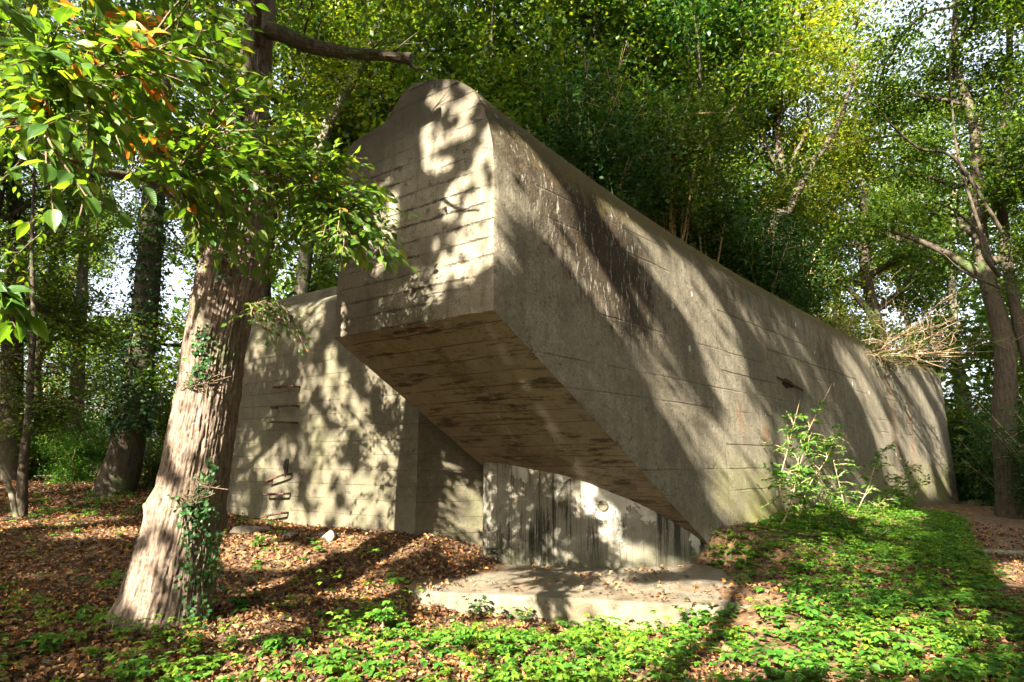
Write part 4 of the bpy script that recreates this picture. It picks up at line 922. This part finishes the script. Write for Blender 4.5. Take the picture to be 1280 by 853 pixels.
# ------------------------------------------------------------------ ivy on the big trunk
r = np.random.default_rng(61); iv = thing('climbing_ivy', 'dark ivy climbing the right side of the big leaning trunk', 'ivy'); m_ = MB(); li = []
IVY = [([(262, 770), (258, 720), (262, 680), (256, 640), (268, 600)], 30), ([(250, 775), (246, 720), (250, 670), (243, 620)], 20), ([(268, 735), (266, 680), (262, 620), (270, 580)], 24), ([(268, 470), (264, 440), (268, 420)], 12), ([(262, 480), (266, 455)], 7), ([(288, 360), (296, 330), (290, 300)], 10)]
tf = tsp
for pts, k in IVY:
    P = []
    for x, y in pts:
        p = at(x, y, TY); j = np.argmin(np.abs(tpath[:, 2] - p[2])); off = np.clip((p[0] - tpath[j, 0]) / trad[j], -.97, .97)
        P.append(np.array([tpath[j, 0] + off * (trad[j] + .03), tpath[j, 1] - math.sqrt(1 - off * off) * (trad[j] + .03), p[2]]))
    p = spline(P, 40); V, Fq = tube(p, .006, 5); m_.add(V, Fq); n = k * 7; f = r.integers(0, 40, n); c_ = p[f]
    j = np.array([np.argmin(np.abs(tpath[:, 2] - q[2])) for q in c_]); o_ = nrm((c_ - tpath[j]) * [1, 1, 0]); Pn = c_ + o_ * r.uniform(.01, .07, n)[:, None] + r.normal(size=(n, 3)) * [.06, .03, .06]
    li.append((Pn, nrm(r.normal(size=(n, 3)) * .5 + [0, 0, -.7]), nrm(o_ + r.normal(size=(n, 3)) * .35), 0.055 * r.uniform(.5, 1.2, n)))
link('vine', m_.mesh('vine', True), M['twig'], iv); link('leaves', leaf_mesh('leaves', li, LOBED), M['leaf_ivy'], iv)
# dead twig tufts on the burls
tu = MB(); tb = []
for px, py, k in ((258, 482, 50), (285, 338, 60), (300, 335, 40), (268, 610, 26), (252, 620, 20)):
    p = at(px, py, TY); j = np.argmin(np.abs(tpath[:, 2] - p[2])); p = np.array([p[0], tpath[j, 1] - trad[j] * .95, p[2]])
    tu = MB()
    for q in range(k):
        d = nrm(np.array([r.normal() * .8, -abs(r.normal()) * .6, r.normal() * .6])); L = r.uniform(.05, .2)
        V, Fq = tube(spline([p + r.normal(size=3) * [.13, .02, .07], p + d * L * .5 + r.normal(size=3) * .04, p + d * L + [0, 0, .05]], 5), np.linspace(.005, .002, 5), 4); tu.add(V, Fq)
    link('twig_tuft', tu.mesh('twig_tuft', True), M['twig'], big)

# ------------------------------------------------------------------ forest floor
def keep_out(x, y):
    """true where the bunker or the slab stands"""
    rel_t = (x - B[0]) * D[0] + (y - B[1]) * D[1]; dist = (x - B[0]) * NW[0] + (y - B[1]) * NW[1]
    inb = (dist < .05) & (rel_t > 4.6)
    inw = ((x - W0[0]) * WN[0] + (y - W0[1]) * WN[1] < .03) & ((x - W0[0]) * WE[0] + (y - W0[1]) * WE[1] < 8.6) & ((x - W0[0]) * WE[0] + (y - W0[1]) * WE[1] > -.1)
    front = np.interp(x, fe[:, 0], fe[:, 1])
    ins = (x > -1.5) & (x < 3.0) & (y > front - .02) & (y < 10.7)
    rec = (y > np.interp(x, rp[:, 0], rp[:, 1]) - .02) & (x > -.5) & (x < 3.6)
    return inb, inw, ins, rec
r = np.random.default_rng(201)
n = 400000; x = r.uniform(-17, 13, n); y = 3.6 + r.random(n) ** 1.35 * 16; z = gz(x, y)
px, py = project(np.stack([x, y, z], -1)); inb, inw, ins, rec = keep_out(x, y); ins = ins & (z < -.035)
P3 = np.stack([x, y, 0 * x], -1); cl1 = vn(P3, 1.1, 41)
dens = np.where(px < 620, .82, .42) + .45 * cl1; dens = np.where((px > 830) & (py < 770) & (px < 1190), .16, dens); pd = path_dist(x, y); dens = np.where(pd < 1.3, .35, dens)
ok = (px > -900) & (px < 1900) & (py < 1250) & (r.random(n) < dens) & ~inb & ~inw & ~rec & ~(ins & (r.random(n) > np.clip(.05 + .3 * vn(P3, 1.7, 77) + .25 * (x < -.7) + .25 * (x > 2.0), .015, .6))) & (r.random(n) < 7.0 / np.maximum(y, 5))
x, y = x[ok], y[ok]; n = len(x); ins = ins[ok]; z = np.where(ins, -.045, gz(x, y)) + .012 + r.random(n) ** 2 * .035
A = nrm(r.normal(size=(n, 3)) * [1, 1, .25]); N = nrm(np.array([0, 0, 1.0]) + r.normal(size=(n, 3)) * .42)
CURL = (LEAF6[0] * [1.25, 1, 2.6], LEAF6[1])
V, Fc = place(CURL, np.stack([x, y, z], -1), A, N, r.uniform(.03, .082, n) * np.where(r.random(n) < .06, 1.4, 1))
tag(link('leaf_litter', mesh_from('leaf_litter', V, [Fc], False), M['litter']), 'brown and orange fallen leaves covering the clearing floor', 'fallen leaves', kind='stuff')

def herbs(n0, seed, densf, hgt, lsz, T, leaflets=3, stalks=4):
    r = np.random.default_rng(seed); x = r.uniform(-12, 13, n0); y = 3.7 + r.random(n0) ** 1.3 * 16.5; z = gz(x, y)
    px, py = project(np.stack([x, y, z], -1)); inb, inw, ins, rec = keep_out(x, y); nz1 = vn(np.stack([x, y, 0 * x], -1), 1.3, seed); nz2 = vn(np.stack([x, y, 0 * x], -1), .5, seed + 1)
    ok = (r.random(n0) < densf(px, py, nz1, nz2, path_dist(x, y))) & ~inb & ~inw & ~ins & ~rec & (px > -700) & (px < 1700) & (py < 1100)
    x, y, z, nz1 = x[ok], y[ok], z[ok], nz1[ok]; n = len(x); m = n * stalks
    base = np.repeat(np.stack([x, y, z], -1), stalks, 0); hh = np.repeat(r.uniform(.4, 1.15, n) * hgt * (1 + .35 * nz1), stalks) * r.uniform(.6, 1.1, m)
    az = r.uniform(0, 6.28, m); out = np.stack([np.cos(az), np.sin(az), 0 * az], -1); tip = base + out * (hh * r.uniform(.3, .9, m))[:, None] + np.stack([0 * az, 0 * az, hh], -1)
    Ps, As, Ns = [], [], []
    for k in range(leaflets):
        a2 = az + (k - (leaflets - 1) / 2) * 1.15; o2 = np.stack([np.cos(a2), np.sin(a2), 0 * az - .18], -1); Ps.append(tip); As.append(nrm(o2 + r.normal(size=(m, 3)) * .12)); Ns.append(nrm(np.array([0, 0, 1.0]) + r.normal(size=(m, 3)) * .22 + out * .15))
    return np.concatenate(Ps), np.concatenate(As), np.concatenate(Ns), lsz * r.uniform(.65, 1.2, m * leaflets), base, tip
def d_right(px, py, a, b, pd):
    line = np.interp(px, [820, 900, 1000, 1100, 1190, 1230, 1280, 1340], [700, 672, 640, 610, 620, 700, 790, 850])
    d = np.where((px > 835) & (py > line), .95, 0.0); d = np.where((py > 715) & (py < 768) & (px < 985) & (px > 820), .06, d)
    d = np.where(py > 765, .62 + .35 * a, d); d = np.where((py > 815), .42 + .5 * a, d); d = np.where(px < 835, 0, d)
    return d * np.clip((pd - 1.15 + .7 * b + .3 * a) / .6, 0.03, 1)
def d_fore(px, py, a, b, pd):
    d = np.where((py > 770) & (px > 400) & (px <= 860), .55 + .6 * a, 0.0); d = np.where((py > 800) & (px > 180) & (px <= 400), .25 + .6 * a, d)
    d = np.where((px <= 400) & (py > 640) & (d == 0), .03 + .22 * np.maximum(a, 0) * (py > 690), d); d = np.where((px <= 180) & (py > 780), .15 + .4 * a, d)
    d = np.where((px > 500) & (px < 700) & (py < 800), .06, d); d = np.where((px > 400) & (px < 520) & (py > 690) & (py < 770), .05 + .2 * a, d)
    d = np.where((px > 505) & (px < 880) & (py < 785), .05, d)
    return d
def d_back(px, py, a, b, pd): return np.where((px < 260) & (py < 650), .28 + .4 * a, 0.0)
g1 = herbs(15000, 401, lambda *q: d_right(*q) * np.clip(.75 + .6 * q[3], .1, 1), .14, .085, LEAF6, 3, 5); g2 = herbs(15000, 402, d_fore, .11, .075, LEAF6, 3, 4); g3 = herbs(9000, 403, d_back, .16, .08, LEAF6, 3, 5)
V1 = MB()
for g in (g1, g2, g3): V, Fc = place(LEAF6, g[0], g[1], g[2], g[3]); V1.add(V, Fc)
g4 = herbs(9000, 404, lambda px, py, a, b, pd: np.clip(d_right(px, py, a, b, pd) * .8 + d_fore(px, py, a, b, pd) * .7, 0, 1), .10, .075, LOBED, 1, 4)
V, Fc = place(LOBED, *g4[:4]); V1.add(V, Fc)
g6 = herbs(16000, 406, lambda *q: np.clip(d_right(*q) * np.clip(.5 - .8 * q[3], 0, 1) + d_fore(*q) * .6, 0, 1), .16, .05, LEAF6, 5, 6); V, Fc = place(LEAF6, *g6[:4]); V2 = MB(); V2.add(V, Fc)
g7 = herbs(2200, 407, lambda *q: np.clip(d_right(*q) + d_fore(*q), 0, 1), .30, .07, LEAF6, 3, 4); V, Fc = place(LEAF6, *g7[:4]); V2.add(V, Fc)
M['leaf_fresh'] = leaf_mat('fresh_herb_leaf', [(0, (.06, .15, .015)), (.5, (.11, .22, .02)), (1, (.2, .29, .03))], .5, .5, False, (1.6, 1.4, .5))
tag(link('ferny_herbs', V2.mesh('ferny_herbs', True), M['leaf_fresh']), 'fresh yellow-green ferny herbs scattered among the darker ground herbs', 'ground cover', kind='stuff')
tag(link('ground_herbs', V1.mesh('ground_herbs', True), M['leaf_ground']), 'bright green low herbs carpeting the foreground and the wall foot', 'ground cover', kind='stuff')
# dark ivy creeping round the tree foot and the slab
def d_ivy(px, py, a, b, pd):
    d = np.where(np.hypot((px - 235) / 110, (py - 800) / 22) < 1, .8, 0.0); d = np.where(np.hypot((px - 700) / 170, (py - 772) / 9) < 1, .45 + .6 * a, d); return np.where((px > 600) & (py > 770), np.maximum(d, .05), d)
g5 = herbs(9000, 405, d_ivy, .06, .07, LOBED, 1, 5); V, Fc = place(LOBED, *g5[:4])
tag(link('creeping_ivy', mesh_from('creeping_ivy', V, [Fc], True), M['leaf_ivy']), 'dark ivy creeping over the litter at the tree foot and slab edge', 'ivy', kind='stuff')

# single larger plants
def plant(name, label, px, py, h, seed, lm='leaf_ground', T=LEAF6, n=14, ls=.085, flat=False, group='single plants standing out of the leaf litter'):
    r = np.random.default_rng(seed); p0 = ground_at(px, py); p0[2] = gz(p0[0:1], p0[1:2])[0]; o = thing(name, label, 'plant', tuple(p0), group); s_ = MB(); l = []
    for q in range(n):
        az = r.uniform(0, 6.28); hh = h * r.uniform(.35, 1.0); rd = hh * (.9 if flat else .45) * r.uniform(.3, 1); e = np.array([math.cos(az) * rd, math.sin(az) * rd, hh])
        V, Fq = tube(spline([np.zeros(3) - [0, 0, .03], e * [.3, .3, .6], e], 6), .003, 4); s_.add(V, Fq)
        k = 1 if T is LOBED else 5; a2 = az + (np.arange(k) - (k - 1) / 2) * .8; A = np.stack([np.cos(a2), np.sin(a2), np.full(k, -.2)], -1)
        l.append((np.repeat(e[None], k, 0), A, nrm(np.array([0, 0, 1.0]) + r.normal(size=(k, 3)) * .25), ls * r.uniform(.7, 1.2, k)))
    link('stem', s_.mesh('stem', True), M['stem'], o); link('leaves', leaf_mesh('leaves', l, T), M[lm], o)
plant('green_seedling', 'upright bright green seedling in the litter left of the slab', 478, 790, .36, 501, n=18)
plant('green_seedling', 'small pale seedling with lit leaves at the left end of the slab', 492, 735, .16, 502, n=9)
plant('green_seedling', 'leafy seedling in the litter just right of the big tree foot', 300, 765, .17, 503, n=12)
plant('green_seedling', 'bright seedling below and right of the big tree foot', 340, 820, .14, 504, n=14)
plant('green_seedling', 'pale seedling by the stones at the bunker wing', 322, 690, .2, 505, n=10)
plant('green_seedling', 'broad bright seedling in front of the slab middle', 580, 812, .17, 506, n=16)
plant('green_seedling', 'lone seedling in the dark litter left of the big tree', 105, 775, .14, 507, n=10)
plant('green_seedling', 'low green seedling near the lower left corner', 60, 822, .16, 508, n=14)
plant('ivy_clump', 'pale ivy clump against the lit front of the slab', 594, 778, .30, 509, 'leaf_ivy', LOBED, 34, .085)
plant('ivy_clump', 'dark ivy clump where the curved support wall begins', 618, 700, .22, 510, 'leaf_ivy', LOBED, 30, .085)
plant('ivy_clump', 'dark green ivy clump over the slab edge at its middle', 742, 775, .28, 511, 'leaf_ivy', LOBED, 34, .08)
plant('ivy_clump', 'small ivy clump left of the one over the slab edge', 655, 784, .18, 512, 'leaf_ivy', LOBED, 20, .075)
plant('dry_stalks', 'tuft of dry stalks by the slab left end', 536, 752, .3, 513, 'litter', LEAF6, 5, .03)

# fallen twigs and stones
def stick(label, pts, rad, mat='bark_dark', dz=.02):
    P = []
    for x, y in pts: p = ground_at(x, y); p[2] = gz(p[0:1], p[1:2])[0] + dz; P.append(p)
    p = spline(P, 24); V, Fq = tube(p, np.linspace(rad, rad * .55, 24), 8, bark_disp(int(pts[0][0]), rad * .12, 8, 5)); m_ = MB(); m_.add(V, Fq)
    for q in (8, 15):
        V, Fq = tube(spline([p[q], p[q] + [.04, .05, .03], p[q] + [.1, .09, .02]], 5), np.linspace(rad * .45, rad * .2, 5), 5); m_.add(V, Fq)
    tag(link('fallen_branch', m_.mesh('fallen_branch', True), M[mat]), label, 'branch', 'sticks lying on the forest floor')
stick('dark fallen branch lying in the litter below the big tree', [(52, 833), (90, 834), (128, 832)], .022)
stick('thin pale stick lying across the green herbs below the wall shrub', [(998, 680), (1015, 681), (1028, 679)], .012, 'dry', .16)
stick('pale broken stalk slanting in the herbs right of the wall shrub', [(1104, 680), (1112, 672), (1120, 664)], .012, 'dry', .16)
stick('slender twig on the slab right of its lit patch', [(815, 722), (850, 716), (880, 722)], .012, 'dry', .08)
def stone(label, px, py, sz, seed):
    r = np.random.default_rng(seed); p = ground_at(px, py); p[2] = gz(p[0:1], p[1:2])[0]
    import bmesh
    bm = bmesh.new(); bmesh.ops.create_icosphere(bm, subdivisions=4, radius=1.0)
    V = np.array([v.co[:] for v in bm.verts]); cut = nrm(r.normal(size=(9, 3)))
    for c_ in cut: d = V @ c_; V = V - np.outer(np.maximum(d - .68, 0), c_)
    V = V * (1 + .06 * fbm(V, 3, 3, seed))[:, None] * np.array(sz)
    for v, c_ in zip(bm.verts, V): v.co = c_
    me = bpy.data.meshes.new('rubble_stone'); bm.to_mesh(me); bm.free()
    o = link('rubble_stone', me, M['stone'], None, tuple(p + [0, 0, sz[2] * .35])); o.rotation_euler = (0, 0, r.uniform(0, 3)); tag(o, label, 'stone', 'broken stones at the foot of the wing wall')
stone('long flat broken stone beside the big trunk at the wing wall', 310, 668, (.42, .16, .10), 1)
stone('blocky stone lying half buried in front of the rungs', 412, 678, (.17, .13, .12), 2)
stone('small stone between the long flat one and the blocky one', 362, 676, (.14, .10, .07), 3)
stone('grey stone poking out of the litter near the bright wall corner', 404, 672, (.10, .09, .07), 4)
# timber edging across the path
a_ = ground_at(1206, 692); b_ = ground_at(1330, 697); m_ = MB()
ed = spline([a_, (a_ + b_) / 2 + [0, .05, 0], b_], 30); ed[:, 2] = gz(ed[:, 0], ed[:, 1]) + .02
V, Fq = tube(ed, .075, 12, bark_disp(4, .008, 12, 6)); m_.add(V, Fq)
tag(link('log_step', m_.mesh('log_step', True), M['bark_pale']), 'half-sunk grey log lying as a step across the path', 'log')

# ------------------------------------------------------------------ unseen trees behind the viewer, crowns shaped to dapple the light
GU, GV, DU = (-14, 20), (-6, 22), .05
nu, nv = int((GU[1] - GU[0]) / DU), int((GV[1] - GV[0]) / DU)
lit = np.zeros((nu, nv)); soft = np.zeros((nu, nv))
def surf_hit(px, py, s):
    if s == 'face': return plane_hit(px, py, B, NF)
    if s == 'wall':
        p = plane_hit(px, py, B, NW); t = np.dot(p - B, D); return plane_hit(px, py, B + NW * (.004 * (t - 14) ** 2), NW) if 14 < t < 32 else p
    if s == 'wing': return plane_hit(px, py, W0, WN)
    if s == 'slab': return plane_hit(px, py, np.array([0, 0, -.05]), np.array([0, 0, 1.0]))
    if s == 'recess': return plane_hit(px, py, np.array([.8, 10.02, 0]), np.array([0, -1.0, 0]))
    if s == 'trunk': return at(px, py, TY - .35)
    if s == 'ground': return ground_at(px, py) + np.array([0, 0, .05])
    return at(px, py, float(s))
rw = np.random.default_rng(8)
def window(s, px, py, rx, ry, ang=0.0, val=1.0, grow=.10):
    if s == 'trunk': rx, ry = rx * .62, ry * .62
    ca, sa = math.cos(math.radians(ang)), math.sin(math.radians(ang)); pts = []
    for k in range(int(np.clip(rx * ry * .9, 260, 3200))):
        q = math.sqrt(rw.random()); a = rw.uniform(0, 6.28); ex, ey = q * math.cos(a) * rx, q * math.sin(a) * ry
        pts.append(surf_hit(px + ex * ca - ey * sa, py + ex * sa + ey * ca, s))
    P = np.array(pts); u = P @ UU; v = P @ VV; lit = globals()['soft' if s in ('ground', 'slab') or s[0].isdigit() else 'lit']; g = int(math.ceil((.05 if s == 'wall' else .11) / DU))
    for a, b in zip(((u - GU[0]) / DU).astype(int), ((v - GV[0]) / DU).astype(int)):
        if g <= a < nu - g and g <= b < nv - g: lit[a - g:a + g + 1, b - g:b + g + 1] = np.maximum(lit[a - g:a + g + 1, b - g:b + g + 1], val)
WIN = [('face', 588, 280, 30, 45, 8), ('face', 572, 315, 14, 18), ('face', 562, 140, 22, 20), ('face', 573, 118, 14, 10), ('face', 612, 195, 9, 32), ('face', 482, 262, 10, 22, 10), ('face', 545, 185, 10, 16), ('face', 604, 235, 14, 14), ('face', 470, 300, 8, 8),
       ('wing', 500, 645, 20, 26), ('wing', 485, 600, 12, 22), ('wing', 455, 625, 10, 22), ('wing', 465, 560, 8, 12), ('wing', 510, 570, 8, 20), ('wing', 405, 480, 7, 16), ('wing', 395, 350, 8, 12), ('wing', 350, 378, 22, 6, -12), ('wing', 410, 590, 7, 12), ('wing', 312, 560, 8, 28), ('wing', 345, 600, 9, 34), ('wing', 330, 480, 7, 18), ('wing', 385, 545, 5, 30), ('wing', 300, 630, 6, 10), ('wing', 425, 480, 7, 7), ('wing', 360, 430, 7, 9), ('wing', 390, 400, 6, 14), ('wing', 565, 650, 4, 30),
       ('recess', 744, 634, 5, 11, -20), ('recess', 803, 703, 12, 4, 30), ('recess', 700, 702, 26, 2),
       ('slab', 650, 728, 62, 9), ('slab', 760, 738, 40, 5), ('slab', 860, 740, 50, 8), ('ground', 600, 755, 55, 10), ('ground', 730, 762, 60, 9), ('ground', 830, 768, 40, 7),
       ('trunk', 250, 400, 22, 40), ('trunk', 235, 470, 18, 30), ('trunk', 228, 540, 16, 14), ('trunk', 250, 590, 14, 12), ('trunk', 222, 640, 18, 12, 15), ('trunk', 208, 690, 22, 9, 25), ('trunk', 180, 735, 16, 26, 20), ('trunk', 225, 700, 16, 9, 25), ('trunk', 300, 300, 10, 14),
       ('ground', 70, 652, 90, 4), ('ground', 110, 668, 60, 3), ('ground', 340, 700, 50, 8), ('ground', 300, 680, 30, 4), ('ground', 350, 740, 30, 5), ('ground', 300, 790, 40, 8), ('ground', 450, 740, 25, 5), ('ground', 640, 835, 300, 18), ('ground', 520, 800, 70, 14), ('ground', 700, 800, 110, 12), ('ground', 900, 800, 130, 22), ('ground', 1040, 770, 80, 16, 0, .7), ('ground', 1130, 820, 110, 24, 0, .8), ('ground', 330, 840, 100, 12), ('ground', 120, 840, 60, 6, 0, .6), ('ground', 900, 745, 50, 8), ('ground', 1275, 720, 12, 12), ('12.6', 990, 570, 34, 60), ('13', 1040, 540, 26, 40), ('14.2', 1110, 590, 34, 30), ('13.5', 1085, 600, 40, 34), ('15', 1135, 610, 20, 26), ('ground', 1050, 815, 120, 26), ('ground', 1180, 805, 60, 22, 0, .85), ('ground', 960, 770, 60, 10), ('ground', 1060, 700, 70, 14, 0, .8), ('ground', 950, 690, 60, 10, 0, .7), ('ground', 1130, 670, 40, 8, 0, .8), ('ground', 1040, 740, 120, 9, 0, .75), ('ground', 1150, 760, 60, 14, 0, .7), ('ground', 480, 690, 30, 4), ('ground', 430, 680, 20, 3), ('ground', 40, 720, 40, 4, 0, .6)]
for w_ in WIN: window(*w_)
for k in range(70): window('wing', rw.uniform(290, 520), rw.uniform(380, 660), rw.uniform(2, 6), rw.uniform(4, 12), 10)
for k in range(14): window('wing', rw.uniform(525, 600), rw.uniform(570, 680), 3, 9)
def streak(pts, wid, val=1.0, g=2):
    wid = [q * 1.15 for q in wid]
    p = spline(np.array(pts, float), 160); n_ = nrm(np.gradient(p, axis=0)); wv = np.interp(np.linspace(0, 1, 160), np.linspace(0, 1, len(wid)), wid)
    for k in range(160):
        for o_ in np.linspace(-1, 1, 5):
            q = surf_hit(p[k, 0] - n_[k, 1] * wv[k] * o_, p[k, 1] + n_[k, 0] * wv[k] * o_, 'wall'); a = int((q @ UU - GU[0]) / DU); b = int((q @ VV - GV[0]) / DU)
            if g <= a < nu - g and g <= b < nv - g: soft[a - g:a + g + 1, b - g:b + g + 1] = np.maximum(soft[a - g:a + g + 1, b - g:b + g + 1], val)
for st_ in [([(632, 160), (645, 200), (665, 240)], [14, 16, 12]), ([(676, 215), (700, 290), (755, 370)], [6, 9, 7]), ([(755, 370), (800, 410), (832, 470), (852, 525)], [9, 14, 14, 10], .85),
            ([(767, 277), (820, 322), (870, 375), (900, 430), (908, 490)], [6, 10, 17, 16, 8]), ([(850, 490), (885, 560), (920, 640)], [8, 13, 14], .9), ([(905, 545), (945, 600), (985, 660)], [16, 30, 26]),
            ([(905, 480), (940, 510), (975, 545), (1010, 600)], [9, 14, 12, 10], .9), ([(890, 328), (940, 392), (1000, 442)], [4, 6, 5], .9), ([(960, 400), (992, 440), (1020, 480), (1040, 520)], [5, 9, 8, 8], .9),
            ([(1020, 520), (1050, 560), (1075, 610)], [8, 10, 8], .9), ([(1052, 445), (1095, 519), (1125, 611)], [5, 8, 8]), ([(1080, 442), (1100, 462), (1118, 500)], [4, 5, 4]), ([(1108, 465), (1143, 531), (1162, 600)], [4, 6, 6]),
            ([(1128, 540), (1150, 590)], [4, 5]), ([(1150, 472), (1170, 510), (1184, 560)], [3, 5, 4]), ([(990, 600), (1010, 650)], [10, 12], .8), ([(1165, 480), (1184, 520)], [3, 3])]: streak(*st_)
for (x, y, d) in NEAR:
    if y < 345 and rw.random() < .9: window(str(d), x - 5, y, 20, 14)
for x, y, d in ((900, 200, 15), (930, 160, 17), (960, 130, 18), (870, 240, 13), (1160, 420, 19), (1150, 390, 19), (1100, 440, 18), (840, 150, 15), (1000, 250, 20)): window(str(d), x, y, 34, 30, 0, .9)
for k in range(46): window(str(rw.uniform(3.3, 6.3)), rw.uniform(0, 440), rw.uniform(0, 320), 20, 13, 0, .85)
for k in range(16): window(str(rw.uniform(8, 10)), rw.uniform(380, 720), rw.uniform(-40, 90), 20, 14, 0, .85)

r = np.random.default_rng(88); n = 900000
u = r.uniform(-13.5, 8, n); v = r.uniform(.5, 19, n)
yy = -.3 - r.random(n) * 6.5
w_ = (yy - UU[1] * u - VV[1] * v) / LD[1]
P = UU[None] * u[:, None] + VV[None] * v[:, None] + LD[None] * w_[:, None]
q3 = np.stack([u, v, 0 * u], -1); uu_ = u + .10 * vn(q3, 4.5, 51) + .05 * vn(q3, 11, 52); vv_ = v + .10 * vn(q3, 4.5, 53) + .05 * vn(q3, 11, 54)
iu = ((uu_ - GU[0]) / DU).astype(int).clip(0, nu - 1); iv_ = ((vv_ - GV[0]) / DU).astype(int).clip(0, nv - 1)
jit = np.maximum(lit[iu, iv_] * (vn(q3, 6.5, 55) + .5 * vn(q3, 13, 56) > -.62), soft[((u - GU[0]) / DU).astype(int).clip(0, nu - 1), ((v - GV[0]) / DU).astype(int).clip(0, nv - 1)])
nb = vn(np.stack([u, v, 0 * u], -1), 1.6, 5) * .6 + vn(np.stack([u, v, 0 * u], -1), 4.2, 6) * .55
fade = sm((19 - v) / 4) * .7 + .3
ok = (r.random(n) > jit * .985) & (P[:, 2] > 2.2) & (r.random(n) < np.clip(.95 + .45 * nb, .12, 1) * fade)  # leaves left out wherever a sun patch should fall
P = P[ok]
m0 = 100000; cx = r.uniform(-15, 15, m0); cy = r.uniform(-5, 19, m0); C3 = np.stack([cx, cy, 0 * cx], -1)  # leaf roof high over the clearing, added to block sky light
cz = 14.2 + .3 * np.maximum(cy, 0) + 1.6 * vn(C3, .4, 61) + r.normal(size=m0) * .5
keep = (r.random(m0) < np.clip(np.where(cy > 8, .42, .66) + .75 * vn(C3, .45, 62) + .3 * vn(C3, 1.6, 63), .03, 1)); OV = np.stack([cx, cy, cz], -1)[keep]
ou = ((OV @ UU - GU[0]) / DU).astype(int).clip(0, nu - 1); ov_ = ((OV @ VV - GV[0]) / DU).astype(int).clip(0, nv - 1); OV = OV[np.maximum(lit, soft)[ou, ov_] < .5]
P = np.concatenate([P, OV])
TRK_X = [-13.5, -8.5, -3.5, 2.0, 7.0]
own = np.argmin(np.abs(P[:, 0][:, None] + .25 * vn(P, .5, 3)[:, None] * 6 - np.array(TRK_X)[None]), axis=1)
CL = ['overhanging tree behind the viewer at the far left, casting leaf shadows', 'overhanging tree behind the viewer that shades the big trunk', 'overhanging tree behind the viewer that dapples the end face', 'overhanging tree behind the viewer that streaks the long side wall', 'overhanging tree behind the viewer at the far right beside the path']
for k, tx in enumerate(TRK_X):
    Q = P[own == k]
    if len(Q) < 50: continue
    m = len(Q); tr = thing('shade_tree', CL[k], 'tree', (0, 0, 0), 'unseen trees behind the viewer, shaped to dapple the light'); top = Q[:, 2].max()
    wood = MB()
    def lit_along(p):
        L2 = np.maximum(lit, soft)
        a = ((p @ UU - GU[0]) / DU).astype(int).clip(0, nu - 1); b = ((p @ VV - GV[0]) / DU).astype(int).clip(0, nv - 1); return L2[a, b].mean()
    best = None
    for cx in np.arange(tx - 2.2, tx + 2.3, .3):
        for cy in (-3.2, -4, -5, -6, -7):
            q_ = spline([(cx, cy, -.3), (cx + .2, cy, 3), (cx - .1, cy + .2, 7), (cx + .2, cy, top * .9)], 30); sc_ = max(lit_along(q_ + UU * o_) for o_ in (-.25, 0, .25))
            if best is None or sc_ < best[0]: best = (sc_, q_)
    tb_ = best[1]; V, Fq = tube(tb_, np.linspace(.3, .05, 30), 12); wood.add(V, Fq)
    got = 0
    for q in range(500):
        e = Q[r.integers(m)]; j = int(np.clip((e[2] - 1.8) / (top * .9) * 29, 6, 28)); bp_ = spline([tb_[j], (tb_[j] + e) / 2 + r.normal(size=3) * .2, e], 12)
        if lit_along(bp_) > .1 or got >= 40: continue
        got += 1; V, Fq = tube(bp_, np.linspace(.035, .006, 12), 5); wood.add(V, Fq)
    link('trunk', wood.mesh('trunk', True), M['bark_dark'], tr)
    Aq = rand_dirs(m, r); Sq = np.where(Q[:, 2] > 13.0, .24, .15) * r.uniform(.6, 1.25, m); V, Fc = place(LEAF2, Q - Aq * Sq[:, None] * .5, Aq, rand_dirs(m, r), Sq); link('crown', mesh_from('crown', V, [Fc], True), M['leaf_dark'], tr)

# ------------------------------------------------------------------ light, sky, camera
sun = bpy.data.lights.new('sun', 'SUN'); sun.energy = 5.0; sun.angle = math.radians(.53); sun.color = (1.0, .915, .785)
so_ = bpy.data.objects.new('sun', sun); COL.objects.link(so_); so_.rotation_euler = Vector(LD).to_track_quat('-Z', 'Y').to_euler()
W = bpy.data.worlds.new('World'); scene.world = W; W.use_nodes = True; nt = W.node_tree
sky = nt.nodes.new('ShaderNodeTexSky'); sky.sky_type = 'NISHITA'; sky.sun_disc = False; sky.sun_elevation = SEL
sky.sun_rotation = SAZ + math.pi; sky.dust_density = 6.0; sky.air_density = .8; sky.ozone_density = .4
bg = nt.nodes['Background']; hz = nt.nodes.new('ShaderNodeHueSaturation'); hz.inputs['Saturation'].default_value = .5; nt.links.new(sky.outputs[0], hz.inputs['Color']); nt.links.new(hz.outputs[0], bg.inputs[0]); bg.inputs[1].default_value = .088

cam = bpy.data.cameras.new('camera'); cam.lens = F / 1280 * 36; cam.sensor_width = 36; cam.clip_end = 2000; cam.clip_start = .05
co = bpy.data.objects.new('camera', cam); COL.objects.link(co); co.location = (0, 0, EYE); co.rotation_euler = (math.pi / 2 + TH, 0, 0); scene.camera = co
vs = scene.view_settings; vs.view_transform = 'Standard'; vs.look = 'None'; vs.gamma = 1; vs.exposure = 3.2
scene.cycles.max_bounces = 8; scene.cycles.diffuse_bounces = 5; scene.cycles.transmission_bounces = 6; scene.cycles.use_denoising = True
scene.render.film_transparent = False
